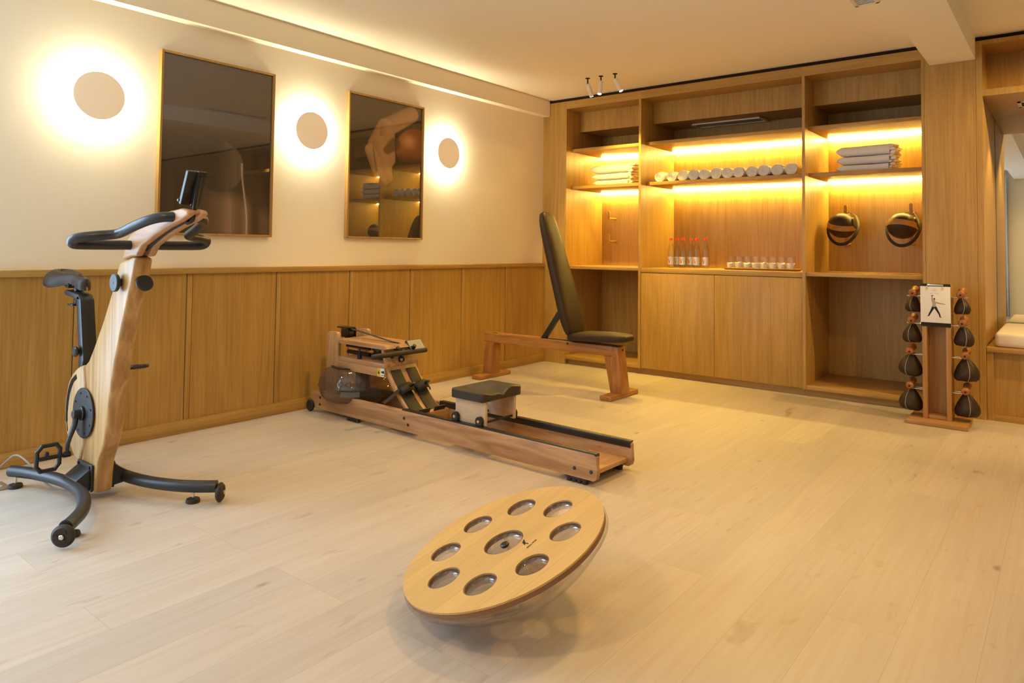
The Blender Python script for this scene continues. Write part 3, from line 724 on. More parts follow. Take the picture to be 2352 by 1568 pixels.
# base: two curved tubes bolted to the sides of the post
def bow(side):
    P = [(.352, .196), (.43, .160), (.497, .138), (.618, .108), (.74, .096), (.871, .107), (.991, .137), (1.106, .187), (1.193, .250), (1.226, .282)]
    pts = [(x, YC + side * d, .072) for x, d in P]
    t = obj('base_tube', MB().tube(pts, .0245, 20, 5), plain('black_base_tube', (.020, .021, .024), .40, .5) if side < 0 else bpy.data.materials['black_base_tube'], bk, ang=60)
    d = (Vector(pts[-1]) - Vector(pts[-2])).normalized(); c = Vector(pts[-1]); c.z = .047
    q = d.cross(Vector((0, 0, 1)))
    wl = MB().cyl(c + d * .002, c + d * .026, .040, seg=36, bev=.009)
    for k in range(3): a = 2 * PI * k / 3; o_ = c + d * .0255 + (q * math.cos(a) + Vector((0, 0, 1)) * math.sin(a)) * .018; wl.cyl(o_, o_ + d * .003, .006, seg=10)
    whl = obj('transport_wheel', wl, 'rubber', t)
    obj('wheel_bolt', MB().cyl(c + d * .025, c + d * .033, .009, seg=12, bev=.002), 'steel', t)
    for (x, dd) in ((.352, .172), (1.118, .270 - .006)):
        y = YC + side * (dd if x < 1 else .262); 
        if x > 1: x, y = 1.135, YC + side * .228
        else: x, y = .372, YC + side * .184
        obj('foot_pad', MB().lathe([(.027, 0), (.029, .004), (.026, .016), (.010, .021)], Matrix.Translation((x, y, 0)), 24), 'rubber', t)
        obj('foot_bolt', MB().cyl((x, y, .018), (x, y, .056), .0062, seg=12), 'steel', t)
    s_ = side
    b = MB().box(.665, .815, *sorted((YC + s_ * .037, YC + s_ * .047)), .040, .152, .004)
    b.prism([(YC + s_ * .045, .138), (YC + s_ * .100, .098), (YC + s_ * .108, .072), (YC + s_ * .100, .050), (YC + s_ * .045, .045)], 'x', .675, .805, .004)
    for x in (.683, .797): b.cyl((x, YC + s_ * .046, .141), (x, YC + s_ * .052, .141), .006, seg=10)
    obj('base_bracket', b, 'black', bk)
bow(-1); bow(1)
tag(obj('power_cable', MB().tube([(.02, -4.62, .0045), (.07, -4.53, .0045), (.14, -4.47, .012), (.22, -4.435, .075), (.29, -4.41, .122), (.36, -4.385, .100), (.43, -4.36, .045), (.52, -4.33, .0045), (.60, -4.29, .0045)], .004, 8, 8), 'cable', origin=(.3, -4.41, 0)), 'thin grey power cable arching up beside the bike base', 'cable')
fs_ = thing('floor_socket', 'small metal floor socket plate by the bike foot', 'socket', (.30, -4.50, 0))
obj('plate', MB().box(.24, .37, -4.54, -4.443, .0, .004, .001), 'sock', fs_); obj('lid', MB().cyl((.31, -4.49, .004), (.31, -4.49, .0055), .028, seg=28), 'screen', fs_)

# ------------------------------------------------------------------ water rowing machine (local: x along the rails, y across)
rw = thing('rowing_machine', 'wooden rowing machine with a round water tank', 'rowing machine', (.105, -2.70, 0), R_(-1.8))
def ro(name, mb, mat, par=rw, **k): return obj(name, mb, mat, par, local=True, **k)
rail = [(.0, .05), (.0, .118), (.012, .133), (.04, .140), (2.225, .146), (2.238, .135), (2.243, .055), (2.236, .034), (2.222, .026), (.05, .026), (.015, .03)]
for nm, a, b in (('near', 0, .025), ('far', .305, .33)):
    r_ = ro('rail', MB().prism(rail, 'y', a, b, .002, 2), 'row_x')
    yy = a if nm == 'near' else b
    for (x, z) in ((.096, .100), (.094, .055), (.921, .100), (.956, .068), (2.118, .066), (2.211, .066)):
        ro('bolt', MB().cyl((x, yy + .002, z) if nm == 'near' else (x, yy - .002, z), (x, yy - .0025, z) if nm == 'near' else (x, yy + .0025, z), .0085, seg=16), 'black', r_)
    ro('slide_track', MB().box(.90, 2.235, a + .001, b - .001, .142, .1505, .001).box(.90, 2.235, (b - .001) if nm == 'near' else a - .006, (b + .006) if nm == 'near' else a + .001, .118, .1505, .001), 'blackm', r_)
for (x, y, n) in ((.375, .0, 1), (2.068, .0, 1), (.375, .30, 1), (2.068, .30, 1)):
    f = MB()
    for k in range(4): f.cyl((x + .013 + k * .029, y + .015, 0), (x + .013 + k * .029, y + .015, .028), .0145, seg=16)
    f.box(x, x + .114, y + .004, y + .026, .015, .028)
    ro('rubber_foot', f, 'rubber')
for y0, y1 in ((-.018, .0), (.33, .348)):
    ro('transport_wheel', MB().cyl((.0, y0, .038), (.0, y1, .038), .038, seg=32, bev=.005).cyl((0, y0 - .001, .038), (0, y1 + .001, .038), .008, seg=14), 'rubber')
ro('end_board', MB().box(2.00, 2.215, .025, .305, .045, .066, .002).cyl((2.10, .11, .066), (2.10, .11, .067), .012, seg=16), 'row_y')
ro('cross_board', MB().box(.86, .98, .025, .305, .06, .12, .003), 'row_y')
for y0, y1 in ((.030, .056), (.274, .300)):
    ro('upright', MB().prism([(.108, .12), (.232, .12), (.232, .50), (.225, .522), (.21, .532), (.13, .528), (.112, .518)], 'y', y0, y1, .004, 2), 'row_z')
ro('top_deck', MB().prism([(.232, .462), (.232, .490), (.70, .488), (.725, .470), (.70, .462)], 'y', .030, .300, .003, 2), 'row_x')
lower = ro('lower_deck', MB().box(.232, .70, .030, .300, .352, .380, .003).box(.232, .70, .030, .050, .300, .352, .002).box(.232, .70, .280, .300, .300, .352, .002), 'row_x')
ro('warning_sticker', MB().box(.635, .663, .0288, .0302, .300, .352), 'yellow', lower)
ro('warning_print', MB().poly([(.640, .0286, .318), (.658, .0286, .318), (.649, .0286, .338)]).box(.684, .698, .0284, .0288, .322, .338).box(.672, .690, .0284, .0288, .326, .334).box(.672, .708, .0284, .0288, .309, .312), 'ink', lower)
ro('notice_sticker', MB().box(.664, .70, .0288, .0302, .302, .352), 'paper', lower)
# pulleys and recoil drum between the decks
dm = MB().cyl((.52, .165, .385), (.52, .165, .458), .060, seg=36, bev=.006).cyl((.52, .165, .40), (.52, .165, .412), .072, seg=36).cyl((.52, .165, .435), (.52, .165, .447), .072, seg=36)
ro('recoil_drum', dm, 'blackm')
ro('bungee', MB().tube([(.25, .09, .445), (.46, .11, .44)], .010, 10, 1).tube([(.25, .10, .405), (.46, .11, .402)], .013, 10, 1).tube([(.25, .24, .445), (.46, .22, .44)], .010, 10, 1).tube([(.56, .10, .42), (.69, .10, .42)], .016, 10, 1), 'rubber')
ro('tie_bolt', MB().cyl((.435, .048, .382), (.435, .048, .404), .014, seg=16).cyl((.435, .048, .40), (.435, .048, .462), .0045, seg=12), 'black')
pu_ = MB().cyl((.165, .145, .506), (.165, .185, .506), .034, seg=32, bev=.004).box(.125, .20, .130, .137, .485, .540, .003).box(.125, .20, .193, .200, .485, .540, .003).box(.075, .195, .132, .198, .541, .550, .003)
ro('front_pulley', pu_, 'blackm')
ro('pull_belt', MB().tube([(.17, .165, .541), (.30, .165, .528), (.60, .165, .494), (.665, .165, .490), (.715, .165, .462), (.735, .165, .448)], .009, 8, 4, flat=(.3, 1.3)), 'rubber')
ro('handle', MB().cyl((.748, -.105, .441), (.748, .325, .441), .0150, seg=20, bev=.006).tube([(.735, .135, .448), (.715, .165, .464), (.735, .195, .448)], .006, 8, 4), 'grip')
ro('handle_rest', MB().tube([(.675, .11, .470), (.715, .11, .465), (.73, .11, .475)], .011, 10, 3).tube([(.675, .22, .470), (.735, .22, .462), (.755, .22, .480)], .012, 10, 3), 'blackm')
mo = Matrix.Translation((.715, .262, .470)) @ Matrix.Rotation(R_(-42), 4, 'Y')
mn = ro('monitor', MB().box(-.008, .008, -.062, .062, -.042, .042, .004, 2, mo), 'blackm')
ro('display', MB().box(.0082, .0092, -.056, .056, -.037, .037, .0003, 1, mo), 'screen', mn)
# foot board with rests and straps
prof = [(.655, .490), (.672, .44), (.688, .40), (.703, .345), (.742, .29), (.787, .24), (.84, .185), (.894, .137), (.935, .110)]
fb = prof + [(x - .020, z - .012) for x, z in prof[::-1]]
fbo = ro('foot_board', MB().prism(fb, 'y', .048, .284, .003, 2), 'row_z', ang=50)
def strip(y0, y1, pts, th, back=False):
    P = pts; nrm = []
    for i in range(len(P)):
        a = P[max(0, i - 1)]; b = P[min(len(P) - 1, i + 1)]; t = Vector((b[0] - a[0], b[1] - a[1])).normalized(); nrm.append(Vector((-t.y, t.x)))
    top = [(p[0] + n.x * th, p[1] + n.y * th) for p, n in zip(P, nrm)]
    return P + top[::-1]
for (y0, y1) in ((.062, .148), (.184, .270)):
    upper = [(.722, .322), (.755, .278), (.80, .228), (.815, .212)]
    lowr = [(.785, .247), (.84, .187), (.894, .139), (.94, .107), (.962, .105), (.975, .118), (.985, .145)]
    r_ = ro('foot_rest', MB().prism(strip(y0, y1, [(.722 - .012, .336), (.755, .280), (.80, .228)], .006), 'y', y0 + .004, y1 - .004, .001).prism(strip(y0, y1, lowr, .007), 'y', y0, y1, .001), 'rubber', ang=50)
    ym = (y0 + y1) / 2
    c = MB(); n_ = 9; vs = []; fs = []
    for i in range(n_ + 1):
        q = i / n_; y = y0 - .012 + (y1 - y0 + .024) * q
        lift = .040 * math.sin(PI * q) ** .7 + .004
        for (x, z) in ((.795, .250), (.835, .208)): vs.append((x + lift * .68, y, z + lift * .73))
    for i in range(n_): fs.append([2 * i, 2 * i + 1, 2 * i + 3, 2 * i + 2])
    c.add(vs, fs); st = ro('foot_strap', c, 'rubber', r_, ang=70)
    sm_ = st.modifiers.new('thickness', 'SOLIDIFY'); sm_.thickness = .004
    bu = Matrix.Translation((.848, ym + .010, .262)) @ Matrix.Rotation(R_(47), 4, 'Y')
    ro('buckle', MB().box(-.007, .006, -.016, .016, -.024, .024, .003, 2, bu), 'blackm', r_)
ro('strap_tail', MB().tube([(.812, .05, .238), (.805, -.005, .20), (.795, -.05, .175)], .014, 10, 5, flat=(.25, 1.4)), 'rubber', fbo)
bd = Matrix.Translation((.693, .168, .393)) @ basis((0, 0, 0), (0, 1, 0), (-.26, 0, .966)).to_4x4()
ro('round_badge', MB().cyl((0, 0, -.001), (0, 0, .0016), .023, seg=36, T=bd), 'ink', fbo)
ro('badge_print', MB().box(-.011, .011, .0015, .0045, .0016, .002, T=bd).box(-.011, .011, -.004, -.001, .0016, .002, T=bd).box(-.008, .008, -.009, -.0065, .0016, .002, T=bd), 'paper', fbo)
# water tank
TC = Matrix.Translation((.268, .165, 0)); TR = .246
tp = [(.0, .088), (.10, .088), (.17, .092), (.205, .104), (.230, .128), (.243, .160), (TR, .185), (TR + .004, .188), (TR + .004, .196), (TR, .199), (.243, .225), (.230, .262), (.205, .292), (.165, .308), (.10, .312), (.0, .312)]
tk = ro('water_tank', MB().lathe(tp, TC, 72, cap=False), 'tank', ang=60)
ro('tank_water', MB().lathe([(.0, .094), (.165, .098), (.20, .109), (.224, .132), (.237, .162), (.240, .190), (.0, .190)], TC, 64, cap=False), 'water', tk, ang=40)
pd = MB().cyl((0, 0, .10), (0, 0, .345), .014, seg=20, T=TC)
for k in range(4):
    a = PI / 2 * k + .5; Tp = TC @ Matrix.Rotation(a, 4, 'Z'); pd.box(.012, .150, -.003, .003, .110, .165, .001, 1, Tp)
ro('tank_paddle', pd, plain('grey_paddle', (.16, .15, .145), .4, .5), tk)
ro('painted_reflection', MB().prism([(TR * 1.002 * math.cos(a), TR * 1.002 * math.sin(a)) for a in [R_(-62 + 4 * i) for i in range(8)]] + [(TR * 1.004 * math.cos(a), TR * 1.004 * math.sin(a)) for a in [R_(-62 + 4 * i) for i in range(7, -1, -1)]], 'z', .150, .183, 0, 1, TC), plain('reflection_tint', (.13, .12, .115), .5, .4), tk)  # pale patch painted on the tank as a window reflection
ro('tank_seal', MB().lathe([(.150, .306), (.168, .3085), (.170, .3125), (.150, .3145)], TC, 64, cap=False), 'rubber', tk)
# sliding seat
st = ro('seat_carriage', MB().box(1.305, 1.525, .030, .048, .150, .276, .002).box(1.305, 1.525, .262, .280, .150, .276, .002).box(1.34, 1.49, .048, .262, .262, .276), 'birch')
for x in (1.318, 1.495):
    for y0, y1 in ((.006, .029), (.281, .304)):
        wy = y0 - .0015 if y0 < .1 else y1 + .0015
        wh = ro('roller', MB().cyl((x, y0, .174), (x, y1, .174), .0235, seg=28, bev=.003).box(x - .022, x + .022, y0 + .002, y1 - .002, .151, .170, .002), 'rubber', st)
        ro('roller_bolt', MB().cyl((x, (y0 + y1) / 2, .174), (x, wy, .174), .0085, seg=16, bev=.001), 'steel', st)
    ro('axle', MB().cyl((x + .015, .03, .165), (x + .015, .28, .165), .006, seg=10), 'black', st)
def pad():
    vs = []; fs = []; nx, ny = 22, 28
    x0, x1, y0, y1 = 1.298, 1.540, -.010, .318
    def topz(u, v):
        z = .322 + .006 * math.cos(PI * v * 2 * .0)
        z -= .014 * math.exp(-((v - .27) / .15) ** 2) * sst(.0, .35, u) - .012 * math.exp(-((v - .73) / .15) ** 2) * sst(.0, .35, u)
        z -= .024 * math.exp(-(abs(v - .5) / .085) ** 1.4) * sst(.55, 1, u)
        return z
    def rr(u, v):
        # rounded corners
        x = x0 + (x1 - x0) * u; y = y0 + (y1 - y0) * v; r = .026
        cx = min(max(x, x0 + r), x1 - r); cy_ = min(max(y, y0 + r), y1 - r)
        return x, y, cx, cy_, r
    ring = []
    def clampc(x, y):
        r = .028; cx = min(max(x, x0 + r), x1 - r); cy_ = min(max(y, y0 + r), y1 - r); dx, dy = x - cx, y - cy_; d = math.hypot(dx, dy)
        if d > r and dx and dy: x, y = cx + dx / d * r, cy_ + dy / d * r
        return x, y
    for layer, (ins, zf) in enumerate(((0, 'top'), (0, 'bot'))):
        for i in range(nx + 1):
            for j in range(ny + 1):
                u, v = i / nx, j / ny
                x, y = clampc(x0 + (x1 - x0) * u, y0 + (y1 - y0) * v)
                e = min(u, 1 - u) * (x1 - x0); g = min(v, 1 - v) * (y1 - y0); dd = min(e, g)
                if zf == 'top': z = topz(u, v) - (.007 * (1 - min(1, dd / .012)) ** 2)
                else: z = .276 + (.005 * (1 - min(1, dd / .012)) ** 2)
                vs.append((x, y, z))
    n = (nx + 1) * (ny + 1)
    for i in range(nx):
        for j in range(ny):
            p = i * (ny + 1) + j; q = [p, p + 1, p + ny + 2, p + ny + 1]; fs.append(q); fs.append([k + n for k in q[::-1]])
    for i in range(nx):
        for j in (0, ny): p = i * (ny + 1) + j; fs.append([p, p + ny + 1, p + ny + 1 + n, p + n])
    for j in range(ny):
        for i in (0, nx): p = i * (ny + 1) + j; fs.append([p, p + 1, p + 1 + n, p + n])
    return MB().add(vs, fs)
ro('seat_pad', pad(), plain('black_foam_pad', (.033, .025, .018), .5, .5, bump=.08, bscale=500), st, ang=50)

# ------------------------------------------------------------------ weight bench
bn = thing('weight_bench', 'wooden weight bench with a raised black backrest', 'weight bench', (.78, -.96, 0))
beam = obj('beam', MB().box(.135, 1.385, -1.008, -.972, .295, .372, .006, 3).box(.135, 1.385, -.948, -.912, .295, .372, .006, 3).box(.15, .62, -.974, -.946, .300, .352).box(1.0, 1.37, -.974, -.946, .300, .352), 'bench_x', bn)
obj('bolt', MB().cyl((.987, -1.006, .356), (.987, -1.0105, .356), .0085, seg=16), 'black', beam)
obj('slot_stop', MB().box(.19, .235, -.974, -.946, .352, .3735, .002), 'black', beam)
def leg(pts, label=None): return obj('leg', MB().prism(pts, 'y', -1.015, -.905, .004, 2), 'bench_z', bn)
leg([(.155, .296), (.245, .296), (.225, .03), (.130, .03)])
fl_ = obj('leg', MB().prism([(1.318, .296), (1.386, .296), (1.386, .372), (1.432, .368), (1.476, .03), (1.374, .03)], 'y', -1.015, -.905, .004, 2), 'bench_z', bn)
TL = basis((1.4505, -.935, .17), (0, 1, 0), (-.044, 0, .338))
obj('tree_mark', MB().add([TL @ Vector(p) for p in ((-.007, -.004, .0012), (.007, -.004, .0012), (0, .014, .0012), (-.0015, -.010, .0012), (.0015, -.010, .0012), (.0015, -.004, .0012), (-.0015, -.004, .0012))], [[0, 1, 2], [3, 4, 5, 6]]), 'ink', fl_)
text_mesh('maker_print', 'NOHRD', .011, 'ink', fl_, TL @ Matrix.Translation((0, -.020, .0012)))
obj('leg_bolt', MB().cyl((1.412, -.945, .340), (1.438, -.945, .343), .009, seg=14), 'black', fl_)
for x0, x1 in ((.130, .228), (1.366, 1.464)):
    obj('foot', MB().box(x0, x1, -1.155, -.752, 0, .034, .007, 2), 'bench_y', bn)
def taper_pad(T, length, w0, w1, th, crown, name, mat):
    """upholstered pad: local x along the length, y across, z thickness; w0 at x=0, w1 at x=length"""
    vs = []; fs = []; n = 44; rings = []
    out = []
    for k in range(n):
        a = 2 * PI * k / n; ca, sa = math.cos(a), math.sin(a); e = .42
        ux = math.copysign(abs(ca) ** e, ca); uy = math.copysign(abs(sa) ** e, sa)
        t = (ux + 1) / 2; wd = w0 + (w1 - w0) * t
        out.append((length * t, uy * wd / 2))
    cx = length / 2
    for (sc, z) in ((.965, 0), (.992, .006), (1.0, th * .34), (1.0, th * .5), (.992, th * .70), (.965, th * .86), (.90, th * .96), (.75, th * 1.0 + crown * .35), (.5, th + crown * .8), (.2, th + crown), (.02, th + crown)):
        rings.append([(cx + (x - cx) * (sc if sc > .9 else sc), y * sc, z) for x, y in out])
    for r in rings: vs += r
    for i in range(len(rings) - 1):
        for k in range(n): k2 = (k + 1) % n; fs.append([i * n + k, i * n + k2, (i + 1) * n + k2, (i + 1) * n + k])
    fs.append(list(range(n))[::-1]); fs.append([(len(rings) - 1) * n + k for k in range(n)])
    return obj(name, MB().add(vs, fs, T), mat, bn, ang=50)
bx = Vector((.700 - 1.005, 0, 1.368 - .405)); 
TB = basis((1.010, -.96, .405), bx, (0, -1, 0))
# its z axis must face the sitter (+x)
if TB.col[2][0] < 0: TB = basis((1.010, -.96, .405), bx, (0, 1, 0))
taper_pad(TB, 1.015, .285, .185, .060, .012, 'backrest', 'leather')
TS = basis((1.0, -.96, .388), (1, 0, .045), (0, 1, 0))
taper_pad(TS, .51, .25, .215, .050, .016, 'seat', 'leather')
obj('support_strut', MB().prism([(.690, .345), (.735, .345), (.905, .585), (.880, .612)], 'y', -.980, -.940, .003), 'black', bn)
obj('hinge_plate', MB().prism([(.70, .36), (1.02, .36), (1.02, .392), (.98, .40), (.96, .376), (.70, .374)], 'y', -.972, -.948), 'black', bn)

# ------------------------------------------------------------------ rack with swing bags
rk = thing('swing_bag_rack', 'wooden tower rack holding black bags with spool handles', 'rack', (3.366, -.29, 0))
obj('base', MB().box(3.205, 3.538, -.440, -.135, 0, .032, .006, 2), 'rack_x', rk)
for x0, x1 in ((3.288, 3.315), (3.419, 3.446)):
    obj('side_post', MB().box(x0, x1, -.360, -.215, .032, .885, .003), 'rack_z', rk)
obj('back_panel', MB().box(3.315, 3.419, -.255, -.237, .055, .875), 'rack_z', rk)
obj('foot_block', MB().box(3.315, 3.419, -.345, -.225, .032, .056, .002), 'rack_x', rk)
RC = 3.366
LV = [(.830, .700, .803, .046), (.652, .500, .634, .056), (.452, .283, .432, .070), (.232, .062, .212, .070)]
for (hz, zb, zt, r_) in LV:
    for y in (-.318, -.262):
        for s_ in (-1, 1): obj('rod', MB().cyl((RC + s_ * .075, y, hz - .0255), (RC + s_ * .168, y, hz - .0255), .0042, seg=12), 'steel', rk)
def bag(cx, hz, zb, zt, r_, label, seed, side):
    t = thing('swing_bag', label, 'weight bag', (cx, -.29, zb), None, 'black swing bags on the wooden rack')
    rnd = random.Random(seed); ph_ = [rnd.uniform(0, 6.28) for _ in range(4)]
    hgt = (hz - .030) - zb
    prof = [(.02, 0), (.45, .012), (.74, .05), (.92, .13), (1.0, .24), (1.0, .34), (.93, .48), (.78, .64), (.58, .79), (.42, .90), (.30, .97), (.24, 1.0)]
    sway = .006 * side
    def fn(p, a, h):
        q = h / hgt; am = .10 * sst(.45, 1, q); k = 1 + am * math.cos(7 * a + ph_[0]) + .025 * math.sin(3 * a + ph_[1] + q * 3)
        return Vector((p.x * k + sway * math.sin(PI * q), p.y * k, p.z + (.006 * math.sin(2 * a + ph_[2]) * (1 - q) if q > .02 else 0)))
    T = Matrix.Translation((cx, -.29, zb))
    b = obj('bag', MB().lathe([(r * r_, h * hgt) for r, h in prof], T, 56, fn=fn), 'leather', t, ang=70)
    sp_ = []
    a = R_(-90 + side * 16)
    for (r, h) in prof[1:-1]:
        p = fn(Vector((r * r_ * math.cos(a), r * r_ * math.sin(a), h * hgt)), a, h * hgt); sp_.append(T @ Vector((p.x * 1.008, p.y * 1.008, p.z)))
    obj('seam', MB().tube(sp_, .0016, 6, 4), 'seam', b)
    TH = Matrix.Translation((cx, -.29, hz + .004)) @ Matrix.Rotation(PI / 2 + R_(9), 4, 'X')
    hd = obj('handle', MB().lathe([(.0, -.072), (.012, -.072), (.022, -.067), (.0245, -.056), (.022, -.044), (.0165, -.034), (.0150, 0), (.0165, .034), (.022, .044), (.0245, .056), (.022, .067), (.012, .072), (.0, .072)], TH, 32, cap=False), 'cherry', t, ang=60)
    obj('handle_plug', MB().cyl((0, 0, .0715), (0, 0, .0735), .0058, seg=14, T=TH), 'ink', hd)
nm4 = ['top', 'second', 'third', 'bottom']
for i, (hz, zb, zt, r_) in enumerate(LV):
    off = (.132, .140, .152, .153)[i]
    sz = ('smallest black swing bag', 'black swing bag', 'large black swing bag', 'large black swing bag')[i]
    bag(RC + off, hz, zb, zt, r_, f'{sz} on the {nm4[i]} rod at the right of the rack', 10 + i, 1)
    bag(RC - off, hz, zb, zt, r_, f'{sz} on the {nm4[i]} rod at the left of the rack', 20 + i, -1)
# exercise chart clipped to the rack
CBT = basis((3.3665, -.3668, .7535), (1, 0, 0), (0, -.035, 1))
CBT = CBT @ Matrix.Translation((0, 0, 0))
cb = thing('exercise_chart', 'white exercise chart on a black clipboard at the top of the rack', 'clipboard', (3.3665, -.365, .62))
def cbx(x0, x1, y0, y1, z0, z1, bev=0): return MB().box(x0, x1, y0, y1, z0, z1, bev, 2, CBT)
obj('board', cbx(-.082, .082, -.136, .136, .000, .006, .002), 'ink', cb)
ps = obj('sheets', cbx(-.0835, .0815, -.110, .119, .0065, .012, .001), 'paper', cb)
obj('clamp_bar', cbx(-.045, .045, .122, .134, .006, .012, .002), 'steel', cb)
for x in (-.046, .042):
    obj('binder_ring', MB().tube([CBT @ Vector((x + .0, .112 + .014 * math.sin(a), .010 + .010 * math.cos(a))) for a in [k * PI / 6 for k in range(12)]], .0016, 8, 1, closed=True), 'steel', cb)
Z0 = .0124
def flat(pts): return [CBT @ Vector((x, y, Z0)) for x, y in pts]
def limb(mb, pts, ws):
    l = []; r = []
    for i, p in enumerate(pts):
        a = Vector(pts[max(0, i - 1)]); b = Vector(pts[min(len(pts) - 1, i + 1)]); t = (b - a).normalized(); n = Vector((-t.y, t.x)) * ws[i]
        l.append((p[0] + n.x, p[1] + n.y)); r.append((p[0] - n.x, p[1] - n.y))
    k = len(mb.v); mb.v += flat(l + r); m = len(l)
    for i in range(m - 1): mb.f.append([k + i, k + i + 1, k + m + i + 1, k + m + i])
sk_ = MB(); limb(sk_, [(-.016, .022), (-.019, .040), (-.0185, .054), (-.017, .059)], [.0035, .003, .0025, .0025]); limb(sk_, [(.003, .018), (.025, .013), (.048, .010), (.054, .009)], [.0035, .003, .002, .0015])
limb(sk_, [(-.008, .024), (-.0075, .030)], [.003, .003]); limb(sk_, [(-.0065, .030), (-.006, .040)], [.0042, .0042])
obj('printed_arms', sk_, 'skin', ps)
gv_ = MB(); limb(gv_, [(-.008, .025), (-.008, .016), (-.0075, .003), (-.007, -.010)], [.009, .0105, .0095, .011]); obj('printed_vest', gv_, 'greyc', ps)
dk = MB(); limb(dk, [(-.011, -.009), (-.022, -.033), (-.033, -.055), (-.037, -.064)], [.008, .006, .0045, .004]); limb(dk, [(-.003, -.009), (.009, -.032), (.020, -.053), (.024, -.068)], [.008, .006, .0045, .004])
limb(dk, [(-.046, -.069), (-.035, -.066)], [.0015, .004]); limb(dk, [(.021, -.070), (.032, -.075)], [.004, .0015]); limb(dk, [(-.011, .036), (-.0095, .043), (-.004, .044), (-.002, .036)], [.0015, .003, .003, .0015]); limb(dk, [(-.023, .060), (-.011, .062)], [.0022, .0022])
obj('printed_leggings', dk, 'ink', ps)
lg = MB()
arc = [(-.007 + .017 * math.cos(a), .092 + .014 * math.sin(a)) for a in [PI * k / 14 for k in range(15)]]
limb(lg, arc, [.0005] * 15); limb(lg, [(-.007, .098), (-.007, .1035)], [.0015, .0004]); limb(lg, [(-.007, .095), (-.007, .098)], [.0004, .0004]); obj('printed_logo', lg, 'greyink', ps)
text_mesh('logo_print', 'NOHRD', .0068, 'greyink', ps, CBT @ Matrix.Translation((-.007, .0925, Z0)), .0001)
text_mesh('heading_print', 'Swing | Training', .0078, 'greyink', ps, CBT @ Matrix.Translation((-.007, .076, Z0)), .0001)

# ------------------------------------------------------------------ balance board
n_, az_ = .3585, 4.012
nv = Vector((math.sin(n_) * math.cos(az_), math.sin(n_) * math.sin(az_), math.cos(n_)))
av = nv.cross(Vector((0, 0, 1))).normalized(); bv = nv.cross(av)
RB = Matrix((av, bv, nv)).transposed()
BR = .318; BC = (2.6885, -3.857, .1945)
bb = thing('balance_board', 'tilted round wooden balance board on a clear dome', 'balance board', BC, RB)
def bo_(name, mb, mat, par=bb, **k): return obj(name, mb, mat, par, local=True, **k)
RINGA = [R_(a) for a in (-29, -74.5, -121, -167, 149, 104, 59, 15)]; RR = .2027
HOLES = [(RR * math.cos(a), RR * math.sin(a), .0495) for a in RINGA] + [(0, 0, .063)]
b = bmesh.new()
def circ(cx, cy_, r, n, z=0):
    vs = [b.verts.new((cx + r * math.cos(2 * PI * k / n), cy_ + r * math.sin(2 * PI * k / n), z)) for k in range(n)]
    return [b.edges.new((vs[k], vs[(k + 1) % n])) for k in range(n)]
ed = circ(0, 0, BR, 120)
for (x, y, r) in HOLES: ed += circ(x, y, r, 48)
bmesh.ops.triangle_fill(b, use_beauty=True, use_dissolve=False, edges=ed)
ret = bmesh.ops.extrude_face_region(b, geom=b.faces[:])
for v in [g for g in ret['geom'] if isinstance(g, bmesh.types.BMVert)]: v.co.z -= .0055
bo_('deck', MB().bm(b), 'bamboo', ang=40)
pl_ = MB().lathe([(BR + .0008, -.0135), (BR + .0008, -.019)], None, 120, cap=False)
bo_('ply_edge', MB().lathe([(BR - .03, -.0058), (BR - .001, -.0058), (BR - .001, -.0196), (BR - .03, -.0196)], None, 120, cap=False), plain('brown_ply_edge', (.25, .13, .075), .5, .4), ang=40)
for (x, y, r) in HOLES:
    cu_ = MB(); T = Matrix.Translation((x, y, 0)); cu_.lathe([(r - .0005, -.001), (r - .004, -.001), (r - .005, -.012), (r - .008, -.0150), (0, -.0152)], T, 48, cap=False)
    bo_('window_cup', cu_, 'cup', ang=40)
ply = MT['ply'] = plain('brown_ply_lining', (.20, .10, .055), .35, .5)
for (x, y, r) in HOLES:
    T = Matrix.Translation((x, y, 0)); bo_('hole_lining', MB().lathe([(r + .0004, -.0057), (r + .003, -.0057), (r + .003, -.0194), (r + .0004, -.0194), (r + .0004, -.0057)], T, 48, cap=False), 'ply', ang=40)
Hd = .140; RS = (BR * BR + Hd * Hd) / (2 * Hd)
pr = [(BR + .004, -.020), (BR + .0045, -.024), (BR + .004, -.030), (BR - .002, -.034)]
a_max = math.asin((BR - .002) / RS); zc_ = -.034 + RS * math.cos(a_max)
pr += [(RS * math.sin(a_max * (1 - k / 24)), zc_ - RS * math.cos(a_max * (1 - k / 24))) for k in range(1, 25)]
dm_ = bo_('dome', MB().lathe(pr, None, 120, cap=False), 'dome', ang=50)
ri = MB()
for k in range(8):
    a = RINGA[k] + R_(22.5); T = Matrix.Rotation(a, 4, 'Z')
    ri.prism([(.07, -.022), (BR - .02, -.022), (BR - .03, -.045), (.20, -.095), (.07, -.125)], 'y', -.0012, .0012, 0, 1, T)
ri.lathe([(.070, -.022), (.070, -.125)], None, 48, cap=False)
bo_('inner_ribs', ri, 'dome', dm_)
bo_('valve_cap', MB().cyl((0, 0, -.015), (0, 0, -.004), .0135, seg=28, bev=.003).cyl((0, 0, -.0045), (0, 0, -.003), .006, seg=16), 'blackm')
